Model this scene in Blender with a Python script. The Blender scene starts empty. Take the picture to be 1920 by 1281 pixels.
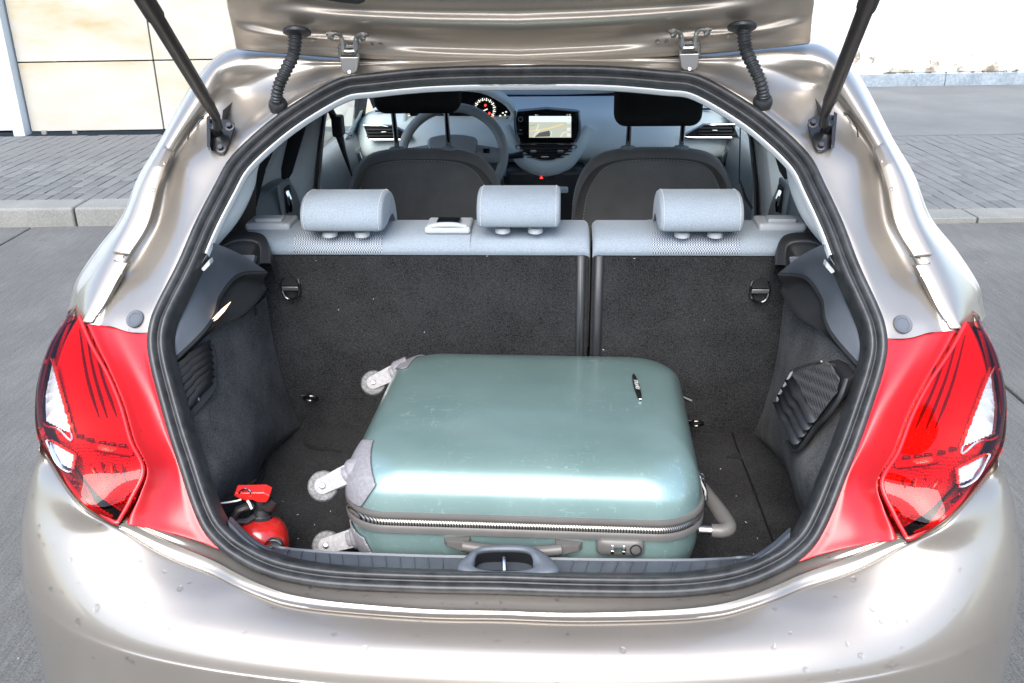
import bpy, bmesh, math, random
from mathutils import Vector as V, Matrix
random.seed(7)
R_ = math.radians
scene = bpy.context.scene
COL = scene.collection

# ------------------------------------------------------------------ camera
CAM = V((0.0973, 0.0, 1.62)); FPX = 1740.0
_th, _ps, _ro = R_(22.3), R_(3.58), R_(0.89)
_F = V((-math.sin(_ps)*math.cos(_th), math.cos(_ps)*math.cos(_th), -math.sin(_th)))
_R0 = V((math.cos(_ps), math.sin(_ps), 0)); _D0 = _F.cross(_R0)
_R = _R0*math.cos(_ro) + _D0*math.sin(_ro); _D = _D0*math.cos(_ro) - _R0*math.sin(_ro)
cd = bpy.data.cameras.new('camera'); co = bpy.data.objects.new('camera', cd); COL.objects.link(co)
cd.sensor_width = 36.0; cd.lens = 36.0*FPX/1920.0; cd.clip_start = 0.05; cd.clip_end = 500
_U = -_D
co.matrix_world = Matrix(((_R.x, _U.x, -_F.x, CAM.x), (_R.y, _U.y, -_F.y, CAM.y), (_R.z, _U.z, -_F.z, CAM.z), (0, 0, 0, 1)))
scene.camera = co

# ------------------------------------------------------------------ light
SUN_EL, SUN_AZ = 44.0, 187.0        # azimuth: clockwise from +Y; the sun stands behind the camera, a little left
w = bpy.data.worlds.new('World'); scene.world = w; w.use_nodes = True
nt = w.node_tree; nt.nodes.clear()
sk = nt.nodes.new('ShaderNodeTexSky'); sk.sky_type = 'NISHITA'; sk.sun_disc = False
sk.sun_elevation = R_(SUN_EL); sk.sun_rotation = R_(SUN_AZ); sk.air_density = 1.0; sk.dust_density = 2.2; sk.ozone_density = 1.0
bg = nt.nodes.new('ShaderNodeBackground'); bg.inputs[1].default_value = 0.15
wo = nt.nodes.new('ShaderNodeOutputWorld'); nt.links.new(sk.outputs[0], bg.inputs[0]); nt.links.new(bg.outputs[0], wo.inputs[0])
sl = bpy.data.lights.new('sun', 'SUN'); sl.energy = 1.5; sl.angle = R_(45); sl.color = (1.0, 0.985, 0.965)
so = bpy.data.objects.new('sun', sl); COL.objects.link(so)
_sd = V((math.sin(R_(SUN_AZ))*math.cos(R_(SUN_EL)), math.cos(R_(SUN_AZ))*math.cos(R_(SUN_EL)), math.sin(R_(SUN_EL))))
so.rotation_euler = _sd.to_track_quat('Z', 'Y').to_euler(); so.location = (-3, -6, 6)
scene.view_settings.view_transform = 'Standard'; scene.view_settings.look = 'None'
scene.view_settings.exposure = 1.5; scene.view_settings.gamma = 1.0; scene.view_settings.use_curve_mapping = False
try:
    scene.cycles.max_bounces = 10; scene.cycles.transparent_max_bounces = 16; scene.cycles.caustics_reflective = False; scene.cycles.caustics_refractive = False
except Exception: pass

# ------------------------------------------------------------------ measuring: from a sight line to a point at a known distance
def sight(u, v): return _F*FPX + _R*(u-960.0) + _D*(v-640.5)
def P(u, v, x=None, y=None, z=None):
    d = sight(u, v)
    t = (x-CAM.x)/d.x if x is not None else ((y-CAM.y)/d.y if y is not None else (z-CAM.z)/d.z)
    return CAM + d*t
def interp(tab, z):
    if z <= tab[0][0]: a, b = tab[0], tab[1]
    elif z >= tab[-1][0]: a, b = tab[-2], tab[-1]
    else:
        for a, b in zip(tab, tab[1:]):
            if a[0] <= z <= b[0]: break
    return a[1] + (b[1]-a[1])*(z-a[0])/(b[0]-a[0])
_Y0 = [(0.50, 1.10), (0.70, 1.195), (0.73, 1.215), (1.04, 1.455), (1.30, 1.755), (1.42, 1.865), (1.6, 2.03)]
_K = [(0.70, 0.16), (1.04, 0.10), (1.30, 0.0), (1.42, 0.0)]
def SY(x, z): return interp(_Y0, z) + max(0, interp(_K, z))*x*x      # side profile of the tailgate opening
def S(u, v, off=0.0):
    lo, hi = 0.7, 2.6
    for _ in range(40):
        m = (lo+hi)/2; p = P(u, v, y=m)
        if m - SY(p.x, p.z) - off > 0: hi = m
        else: lo = m
    return P(u, v, y=(lo+hi)/2)

# ------------------------------------------------------------------ materials
MATS = {}
def mat(name, base=(0.5, 0.5, 0.5), rough=0.5, metal=0.0, coat=0.0, spec=None, trans=0.0, ior=None, emit=None, es=0.0, coat_rough=0.03, sheen=0.0):
    m = bpy.data.materials.new(name); m.use_nodes = True
    b = m.node_tree.nodes['Principled BSDF']
    b.inputs['Base Color'].default_value = (*base, 1); b.inputs['Roughness'].default_value = rough; b.inputs['Metallic'].default_value = metal
    b.inputs['Coat Weight'].default_value = coat; b.inputs['Coat Roughness'].default_value = coat_rough
    if spec is not None: b.inputs['Specular IOR Level'].default_value = spec
    b.inputs['Transmission Weight'].default_value = trans
    if ior: b.inputs['IOR'].default_value = ior
    if sheen: b.inputs['Sheen Weight'].default_value = sheen
    if emit: b.inputs['Emission Color'].default_value = (*emit, 1); b.inputs['Emission Strength'].default_value = es
    MATS[name] = m; return m
def N(m, t, **kw):
    n = m.node_tree.nodes.new(t)
    for k, v_ in kw.items():
        if k in n.inputs: n.inputs[k].default_value = v_
        else: setattr(n, k, v_)
    return n
def L(m, a, b): m.node_tree.links.new(a, b)
def BS(m): return m.node_tree.nodes['Principled BSDF']
def ramp(m, fac, stops):
    r = N(m, 'ShaderNodeValToRGB')
    while len(r.color_ramp.elements) < len(stops): r.color_ramp.elements.new(0.5)
    for e, (p, c) in zip(r.color_ramp.elements, stops): e.position = p; e.color = (*c, 1)
    L(m, fac, r.inputs[0]); return r.outputs[0]
def coords(m, scale=(1, 1, 1), kind='Object', rot=(0, 0, 0)):
    t = N(m, 'ShaderNodeTexCoord'); mp = N(m, 'ShaderNodeMapping'); mp.inputs['Scale'].default_value = scale; mp.inputs['Rotation'].default_value = rot
    L(m, t.outputs[kind], mp.inputs[0]); return mp.outputs[0]
def noise(m, vec, scale, detail=3.0, rough=0.55):
    n = N(m, 'ShaderNodeTexNoise'); n.inputs['Scale'].default_value = scale; n.inputs['Detail'].default_value = detail; n.inputs['Roughness'].default_value = rough
    if vec is not None: L(m, vec, n.inputs['Vector'])
    return n.outputs[0]
def bump(m, h, strength=0.3, dist=0.002):
    b = N(m, 'ShaderNodeBump'); b.inputs['Strength'].default_value = strength; b.inputs['Distance'].default_value = dist
    L(m, h, b.inputs['Height']); L(m, b.outputs[0], BS(m).inputs['Normal'])
def mixc(m, fac, a, b, mode='MIX'):
    x = N(m, 'ShaderNodeMix', data_type='RGBA', blend_type=mode)
    for s, val in ((0, fac), (6, a), (7, b)):
        if isinstance(val, (int, float)): x.inputs[s].default_value = val
        elif isinstance(val, tuple): x.inputs[s].default_value = (*val, 1)
        else: L(m, val, x.inputs[s])
    return x.outputs[2]

def speckle(name, c0, c1, scale=900, rough=0.95, bs=0.5, bd=0.002, blot=0.25, sheen=0.0, lo=0.38, hi=0.66):
    m = mat(name, c0, rough, spec=0.2, sheen=sheen)
    vec = coords(m)
    a = noise(m, vec, scale, 2.0, 0.7); b = noise(m, vec, 9, 4.0, 0.6)
    c = ramp(m, a, [(lo, c0), (hi, c1)])
    c = mixc(m, blot, c, ramp(m, b, [(0.35, tuple(0.6*k for k in c0)), (0.7, tuple(1.0*k for k in c1))]), 'MIX')
    L(m, c, BS(m).inputs['Base Color']); bump(m, a, bs, bd); return m

def paint():
    m = mat('paint', (0.36, 0.34, 0.31), 0.32, 0.68, coat=1.0)
    vec = coords(m); a = noise(m, vec, 6, 3.0)
    L(m, ramp(m, a, [(0.3, (0.335, 0.308, 0.272)), (0.7, (0.365, 0.336, 0.298))]), BS(m).inputs['Base Color'])
    g = noise(m, vec, 14, 5.0, 0.65)
    r = N(m, 'ShaderNodeMapRange'); r.inputs[1].default_value = 0.3; r.inputs[2].default_value = 0.8; r.inputs[3].default_value = 0.015; r.inputs[4].default_value = 0.10
    L(m, g, r.inputs[0]); L(m, r.outputs[0], BS(m).inputs['Coat Roughness']); return m
paint()
def paint_in():
    m = mat('paint_inner', (0.40, 0.375, 0.34), 0.33, 0.70, coat=0.7, coat_rough=0.06)
    vec = coords(m); a = noise(m, vec, 6, 3.0)
    L(m, ramp(m, a, [(0.3, (0.385, 0.355, 0.312)), (0.7, (0.415, 0.383, 0.338))]), BS(m).inputs['Base Color'])
    return m
paint_in()
m = mat('paint_satin', (0.40, 0.362, 0.312), 0.46, 0.65, coat=0.25, coat_rough=0.25)
m = mat('rubber', (0.022, 0.024, 0.027), 0.42, spec=0.55)
vec = coords(m); a = noise(m, vec, 35, 5.0, 0.7)
L(m, ramp(m, a, [(0.35, (0.016, 0.018, 0.02)), (0.75, (0.05, 0.053, 0.057))]), BS(m).inputs['Base Color']); bump(m, noise(m, vec, 700), 0.05, 0.001)
def plastic(name, c, rough=0.5, grain=1400, gb=0.18, dust=0.25):
    m = mat(name, c, rough, spec=0.5)
    vec = coords(m); a = noise(m, vec, 11, 5.0, 0.65)
    L(m, ramp(m, a, [(0.35, c), (0.8, tuple(k*(1+dust)+0.006 for k in c))]), BS(m).inputs['Base Color'])
    bump(m, noise(m, vec, grain, 1.5), gb, 0.0012); return m
plastic('black_plastic', (0.020, 0.021, 0.023), 0.42)
plastic('sill_plastic', (0.070, 0.082, 0.098), 0.42, dust=0.4)
plastic('dark_plastic', (0.030, 0.032, 0.036), 0.40)
plastic('shelf_plastic', (0.135, 0.152, 0.178), 0.36)
plastic('grey_plastic', (0.33, 0.35, 0.37), 0.5)
plastic('pale_trim', (0.50, 0.54, 0.57), 0.6, dust=0.02)
plastic('white_trim', (0.74, 0.77, 0.78), 0.6, dust=0.02)
plastic('door_trim', (0.30, 0.33, 0.335), 0.55)
plastic('dash_plastic', (0.70, 0.80, 0.82), 0.7, dust=0.02)
plastic('wheel_leather', (0.36, 0.38, 0.38), 0.5, 900, 0.1)
m = mat('gloss_black', (0.008, 0.008, 0.009), 0.12, coat=0.6)
m = mat('strut_black', (0.005, 0.005, 0.0055), 0.42, spec=0.3)
m = mat('black_metal', (0.012, 0.013, 0.015), 0.28, 0.2, coat=0.5)
m = mat('chrome', (0.75, 0.76, 0.77), 0.12, 1.0)
m = mat('satin_metal', (0.55, 0.54, 0.52), 0.3, 1.0)
m = mat('bolt_metal', (0.09, 0.09, 0.095), 0.35, 0.9)
speckle('carpet', (0.003, 0.0032, 0.0035), (0.066, 0.069, 0.073), 420, bs=0.7, bd=0.004, sheen=0.04)
speckle('carpet_side', (0.010, 0.0105, 0.011), (0.165, 0.17, 0.175), 420, bs=0.7, bd=0.004, sheen=0.04, blot=0.38)
speckle('carpet_floor', (0.004, 0.0042, 0.0045), (0.058, 0.059, 0.062), 480, bs=0.7, bd=0.004, sheen=0.02)
speckle('seat_dark', (0.20, 0.197, 0.192), (0.31, 0.306, 0.30), 1500, bs=0.3, bd=0.001, sheen=0.2)
speckle('seat_black', (0.045, 0.045, 0.046), (0.085, 0.084, 0.083), 1500, bs=0.3, bd=0.001)
speckle('seat_pale', (0.25, 0.305, 0.365), (0.41, 0.475, 0.535), 700, bs=0.25, bd=0.001, blot=0.12, sheen=0.2)
def weave():
    m = mat('seat_weave', (0.5, 0.55, 0.6), 0.9, spec=0.2, sheen=0.2)
    c = N(m, 'ShaderNodeTexChecker'); c.inputs['Scale'].default_value = 380
    c.inputs[1].default_value = (0.55, 0.60, 0.65, 1); c.inputs[2].default_value = (0.10, 0.14, 0.19, 1)
    L(m, coords(m, (1, 0.7, 0.7)), c.inputs[0]); L(m, c.outputs[0], BS(m).inputs['Base Color']); bump(m, c.outputs[1], 0.5, 0.002)
weave()
m = mat('stitch', (0.72, 0.73, 0.72), 0.8)
m = mat('red_panel', (0.50, 0.012, 0.018), 0.34, coat=0.35, coat_rough=0.2)
vec = coords(m); bump(m, noise(m, vec, 500, 2.0), 0.03, 0.001)
m = mat('red_paint', (0.55, 0.02, 0.016), 0.22, coat=0.8)
m = mat('red_reflector', (0.75, 0.03, 0.02), 0.25, 0.35)
vec = coords(m); wv = N(m, 'ShaderNodeTexVoronoi'); wv.inputs['Scale'].default_value = 420; L(m, vec, wv.inputs['Vector'])
bump(m, wv.outputs['Distance'], 0.25, 0.002)
m = mat('red_prism', (0.70, 0.025, 0.015), 0.14, 0.7)
vec = coords(m); wv = N(m, 'ShaderNodeTexVoronoi'); wv.inputs['Scale'].default_value = 240; wv.inputs['Randomness'].default_value = 0.35; L(m, vec, wv.inputs['Vector'])
bump(m, wv.outputs['Distance'], 0.4, 0.003)
m = mat('dark_red', (0.15, 0.006, 0.007), 0.3, 0.2)
m = mat('lamp_chrome', (0.78, 0.79, 0.82), 0.16, 0.7)
vec = coords(m); wv = N(m, 'ShaderNodeTexVoronoi'); wv.inputs['Scale'].default_value = 60; L(m, vec, wv.inputs['Vector']); bump(m, wv.outputs['Distance'], 0.3, 0.004)
def lens(name, tint, f0=0.05):
    m = bpy.data.materials.new(name); m.use_nodes = True; nt = m.node_tree; nt.nodes.clear()
    t = nt.nodes.new('ShaderNodeBsdfTransparent'); t.inputs[0].default_value = (*tint, 1)
    g = nt.nodes.new('ShaderNodeBsdfGlossy'); g.inputs['Roughness'].default_value = 0.02
    fr = nt.nodes.new('ShaderNodeFresnel'); fr.inputs[0].default_value = 1.5
    mx = nt.nodes.new('ShaderNodeMixShader'); o = nt.nodes.new('ShaderNodeOutputMaterial')
    nt.links.new(fr.outputs[0], mx.inputs[0]); nt.links.new(t.outputs[0], mx.inputs[1]); nt.links.new(g.outputs[0], mx.inputs[2]); nt.links.new(mx.outputs[0], o.inputs[0])
    MATS[name] = m
lens('lens_red', (0.97, 0.15, 0.10)); lens('lens_clear', (0.95, 0.95, 0.95)); lens('window_glass', (0.90, 0.94, 0.92)); lens('dark_glass', (0.42, 0.46, 0.44))
def water():
    m = bpy.data.materials.new('water'); m.use_nodes = True; nt = m.node_tree; nt.nodes.clear()
    g = nt.nodes.new('ShaderNodeBsdfGlass'); g.inputs['IOR'].default_value = 1.33; g.inputs['Roughness'].default_value = 0.0
    t = nt.nodes.new('ShaderNodeBsdfTransparent'); mx = nt.nodes.new('ShaderNodeMixShader'); mx.inputs[0].default_value = 0.6
    o = nt.nodes.new('ShaderNodeOutputMaterial'); nt.links.new(g.outputs[0], mx.inputs[1]); nt.links.new(t.outputs[0], mx.inputs[2]); nt.links.new(mx.outputs[0], o.inputs[0]); MATS['water'] = m
water()
def teal():
    m = mat('teal_shell', (0.12, 0.30, 0.29), 0.33, 0.5, coat=0.9, coat_rough=0.17)
    vec = coords(m); a = noise(m, vec, 7, 4.0)
    base = ramp(m, a, [(0.3, (0.212, 0.33, 0.318)), (0.75, (0.265, 0.388, 0.372))])
    s1 = noise(m, coords(m, (6, 60, 30), rot=(0, 0, 0.5)), 4.0, 6.0, 0.7); s2 = noise(m, coords(m, (70, 8, 30), rot=(0, 0, 0.25)), 3.0, 6.0, 0.7)
    k1 = ramp(m, s1, [(0.59, (0, 0, 0)), (0.67, (1, 1, 1))]); k2 = ramp(m, s2, [(0.60, (0, 0, 0)), (0.68, (1, 1, 1))])
    sp = ramp(m, noise(m, vec, 55, 3.0, 0.6), [(0.64, (0, 0, 0)), (0.69, (1, 1, 1))])
    patch = ramp(m, noise(m, vec, 5, 2.0), [(0.38, (0, 0, 0)), (0.65, (1, 1, 1))])
    k = mixc(m, 1.0, mixc(m, 1.0, k1, k2, 'ADD'), sp, 'ADD'); k = mixc(m, 1.0, k, patch, 'MULTIPLY')
    sc = N(m, 'ShaderNodeMath', operation='MULTIPLY'); sc.inputs[1].default_value = 0.6; L(m, k, sc.inputs[0])
    L(m, mixc(m, sc.outputs[0], base, (0.40, 0.60, 0.58)), BS(m).inputs['Base Color'])
    ch = N(m, 'ShaderNodeTexChecker'); ch.inputs['Scale'].default_value = 620; L(m, coords(m, rot=(0, 0, 0.785)), ch.inputs[0])
    bump(m, ch.outputs[1], 0.10, 0.001)
teal()
plastic('taupe_rubber', (0.105, 0.10, 0.094), 0.4, 600, 0.1)
def worn(name, c, c2, rough=0.55):
    m = mat(name, c, rough); vec = coords(m); a = noise(m, vec, 160, 6.0, 0.75)
    L(m, ramp(m, a, [(0.42, c), (0.72, c2)]), BS(m).inputs['Base Color']); bump(m, a, 0.3, 0.002); return m
worn('caster_grey', (0.26, 0.257, 0.265), (0.40, 0.40, 0.405)); worn('guard_grey', (0.20, 0.197, 0.215), (0.30, 0.295, 0.31), 0.4); worn('caster_tyre', (0.10, 0.10, 0.10), (0.30, 0.30, 0.29), 0.7)
def zipper():
    m = mat('zipper', (0.4, 0.39, 0.36), 0.3, 0.8); wv = N(m, 'ShaderNodeTexWave'); wv.inputs['Scale'].default_value = 130; wv.bands_direction = 'DIAGONAL'
    L(m, coords(m, (1, 1, 0)), wv.inputs[0]); L(m, ramp(m, wv.outputs[1], [(0.3, (0.03, 0.028, 0.026)), (0.6, (0.36, 0.35, 0.32))]), BS(m).inputs['Base Color'])
zipper()
def concrete():
    m = mat('concrete', (0.2, 0.2, 0.19), 0.9, spec=0.25); vec = coords(m)
    a = noise(m, vec, 0.9, 6.0, 0.65); f = noise(m, vec, 160, 3.0, 0.7); br = noise(m, coords(m, (26, 1.6, 1), rot=(0, 0, 0.5)), 3.0, 5.0, 0.75); sp = noise(m, vec, 28, 2.0)
    c = ramp(m, a, [(0.3, (0.055, 0.058, 0.053)), (0.5, (0.115, 0.118, 0.11)), (0.72, (0.23, 0.232, 0.218))])
    c = mixc(m, 0.45, c, ramp(m, br, [(0.3, (0.035, 0.037, 0.035)), (0.7, (0.21, 0.212, 0.203))]))
    c = mixc(m, 0.35, c, ramp(m, f, [(0.35, (0.03, 0.03, 0.03)), (0.65, (0.24, 0.24, 0.235))]))
    c = mixc(m, ramp(m, sp, [(0.74, (0, 0, 0)), (0.78, (1, 1, 1))]), c, (0.34, 0.34, 0.32))
    L(m, c, BS(m).inputs['Base Color']); bump(m, br, 0.25, 0.004)
concrete()
def stoney(name, c0, c1, big=2.0, fine=120, bs=0.3):
    m = mat(name, c0, 0.9, spec=0.25); vec = coords(m)
    a = noise(m, vec, big, 6.0, 0.65); f = noise(m, vec, fine, 3.0, 0.7)
    c = ramp(m, a, [(0.32, c0), (0.7, c1)]); c = mixc(m, 0.3, c, ramp(m, f, [(0.35, tuple(k*0.5 for k in c0)), (0.68, tuple(min(1, k*1.4) for k in c1))]))
    L(m, c, BS(m).inputs['Base Color']); bump(m, f, bs, 0.003); return m
stoney('kerb_stone', (0.16, 0.165, 0.155), (0.26, 0.265, 0.25)); stoney('asphalt', (0.115, 0.122, 0.124), (0.18, 0.19, 0.192), 1.2, 200)
m = stoney('paver', (0.125, 0.132, 0.132), (0.175, 0.182, 0.182), 1.5, 160, 0.2)
oi = N(m, 'ShaderNodeObjectInfo'); base_link = BS(m).inputs['Base Color'].links[0].from_socket
L(m, mixc(m, 0.35, base_link, ramp(m, oi.outputs['Random'], [(0.0, (0.10, 0.105, 0.106)), (1.0, (0.21, 0.218, 0.218))])), BS(m).inputs['Base Color'])
stoney('joint_dirt', (0.06, 0.058, 0.048), (0.10, 0.097, 0.08), 6, 90)
def panel_mat():
    m = mat('sandstone', (0.6, 0.55, 0.42), 0.8, spec=0.25)
    oi = N(m, 'ShaderNodeObjectInfo'); t = N(m, 'ShaderNodeTexCoord'); mp = N(m, 'ShaderNodeMapping'); mp.inputs['Scale'].default_value = (0.8, 1, 2.2); mp.inputs['Rotation'].default_value = (0, 0.4, 0)
    cm = N(m, 'ShaderNodeCombineXYZ'); mu = N(m, 'ShaderNodeMath', operation='MULTIPLY'); mu.inputs[1].default_value = 37.0; L(m, oi.outputs['Random'], mu.inputs[0]); L(m, mu.outputs[0], cm.inputs[0]); L(m, mu.outputs[0], cm.inputs[2])
    L(m, t.outputs['Object'], mp.inputs[0]); L(m, cm.outputs[0], mp.inputs['Location'])
    a = noise(m, mp.outputs[0], 1.1, 5.0, 0.6)
    c = ramp(m, a, [(0.40, (0.44, 0.432, 0.40)), (0.52, (0.42, 0.408, 0.362)), (0.60, (0.42, 0.388, 0.30)), (0.72, (0.38, 0.32, 0.19))])
    st = noise(m, mp.outputs[0], 7, 4.0); c = mixc(m, ramp(m, st, [(0.72, (0, 0, 0)), (0.8, (1, 1, 1))]), c, (0.75, 0.75, 0.73))
    L(m, c, BS(m).inputs['Base Color']); bump(m, noise(m, coords(m), 60), 0.1, 0.002)
panel_mat()
m = mat('wall_metal', (0.55, 0.62, 0.68), 0.5); m = mat('joint_dark', (0.03, 0.03, 0.028), 0.9)
def whitewall():
    m = mat('white_render', (0.8, 0.8, 0.78), 0.85, spec=0.2); vec = coords(m)
    g = N(m, 'ShaderNodeSeparateXYZ'); L(m, vec, g.inputs[0])
    n1 = noise(m, vec, 3.2, 6.0, 0.7); n2 = noise(m, vec, 9, 4.0, 0.6)
    h = N(m, 'ShaderNodeMath', operation='SUBTRACT'); h.inputs[0].default_value = 0.62; L(m, g.outputs['Z'], h.inputs[1])   # flakes off near the foot
    ad = N(m, 'ShaderNodeMath', operation='MULTIPLY_ADD'); L(m, h.outputs[0], ad.inputs[0]); ad.inputs[1].default_value = 0.30; L(m, n1, ad.inputs[2])
    k = ramp(m, ad.outputs[0], [(0.635, (0, 0, 0)), (0.66, (1, 1, 1))])
    sp = ramp(m, n2, [(0.735, (0, 0, 0)), (0.76, (1, 1, 1))])
    c = mixc(m, k, (0.82, 0.83, 0.83), ramp(m, n2, [(0.4, (0.20, 0.17, 0.13)), (0.6, (0.42, 0.40, 0.35))]))
    c = mixc(m, sp, c, (0.35, 0.38, 0.40)); L(m, c, BS(m).inputs['Base Color']); bump(m, ad.outputs[0], 0.5, 0.02)
whitewall()
stoney('plinth_paint', (0.17, 0.22, 0.26), (0.30, 0.35, 0.39), 5, 30)
m = mat('leaf', (0.45, 0.20, 0.06), 0.8)
m = mat('screen_glass', (0.004, 0.004, 0.005), 0.15)
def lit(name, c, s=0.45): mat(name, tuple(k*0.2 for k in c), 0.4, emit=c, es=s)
lit('map_land', (0.48, 0.50, 0.42)); lit('map_sky', (0.72, 0.86, 0.88)); lit('map_road', (0.75, 0.75, 0.70)); lit('map_yellow', (0.75, 0.60, 0.22)); lit('map_dark', (0.10, 0.09, 0.08)); lit('map_blue', (0.2, 0.5, 0.75)); lit('map_green', (0.28, 0.45, 0.22))
lit('dial_white', (0.85, 0.83, 0.72), 0.6); lit('dial_red', (0.9, 0.05, 0.04), 0.9); lit('dial_orange', (0.9, 0.2, 0.03), 0.9); lit('dial_blue', (0.05, 0.2, 0.7), 0.6)
lit('sun_glint', (1.0, 0.62, 0.38), 1.3)  # glow colour that imitates a glint of sunlight, no lamp here
m = mat('print_white', (0.8, 0.8, 0.78), 0.4); m = mat('blue_tag', (0.03, 0.25, 0.65), 0.4); m = mat('cord_white', (0.75, 0.75, 0.72), 0.6)
m = mat('tyre', (0.015, 0.015, 0.015), 0.8); m = mat('brick_dark', (0.10, 0.085, 0.08), 0.8); m = mat('facade_red', (0.45, 0.03, 0.03), 0.6); m = mat('pane_pale', (0.7, 0.73, 0.75), 0.2)
m = mat('vent_dark', (0.010, 0.010, 0.011), 0.5)
def net_mat():
    m = mat('net', (0.02, 0.02, 0.02), 0.6); wv = N(m, 'ShaderNodeTexVoronoi'); wv.inputs['Scale'].default_value = 165; wv.inputs['Randomness'].default_value = 0.15
    L(m, coords(m), wv.inputs['Vector']); L(m, ramp(m, wv.outputs['Distance'], [(0.25, (0.002, 0.002, 0.002)), (0.5, (0.12, 0.12, 0.125))]), BS(m).inputs['Base Color']); bump(m, wv.outputs['Distance'], 1.0, 0.004)
net_mat()

# ------------------------------------------------------------------ mesh helpers
def cr(pts, n, closed=False):
    pts = [V(p) for p in pts]; k = len(pts); out = []
    if k == 2: return [pts[0].lerp(pts[1], i/(n-1)) for i in range(n)]
    seg = k if closed else k-1
    for i in range(n):
        t = i/(n if closed else (n-1))*seg; j = min(int(t), seg-1); f = t-j
        if closed: p0, p1, p2, p3 = (pts[(j+q) % k] for q in (-1, 0, 1, 2))
        else:
            p1, p2 = pts[j], pts[j+1]; p0 = pts[j-1] if j > 0 else p1*2-p2; p3 = pts[j+2] if j+2 < k else p2*2-p1
        out.append(p1 + (p2-p0)*(0.5*f) + (p0*2-p1*5+p2*4-p3)*(0.5*f*f) + (p1*3-p0-p2*3+p3)*(0.5*f**3))
    return out
def loft(rows, nu, nv=None, closed=False, hard=False):
    rr = [cr(r, nu, closed) if not hard else [V(p) for p in r] for r in rows]
    nu = len(rr[0])
    if nv:
        cols = [cr([r[i] for r in rr], nv) for i in range(nu)]
        rr = [[cols[i][j] for i in range(nu)] for j in range(nv)]
    vs = [p for r in rr for p in r]; fs = []
    for j in range(len(rr)-1):
        for i in range(nu if closed else nu-1):
            i2 = (i+1) % nu; fs.append((j*nu+i, j*nu+i2, (j+1)*nu+i2, (j+1)*nu+i))
    return vs, fs
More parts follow.
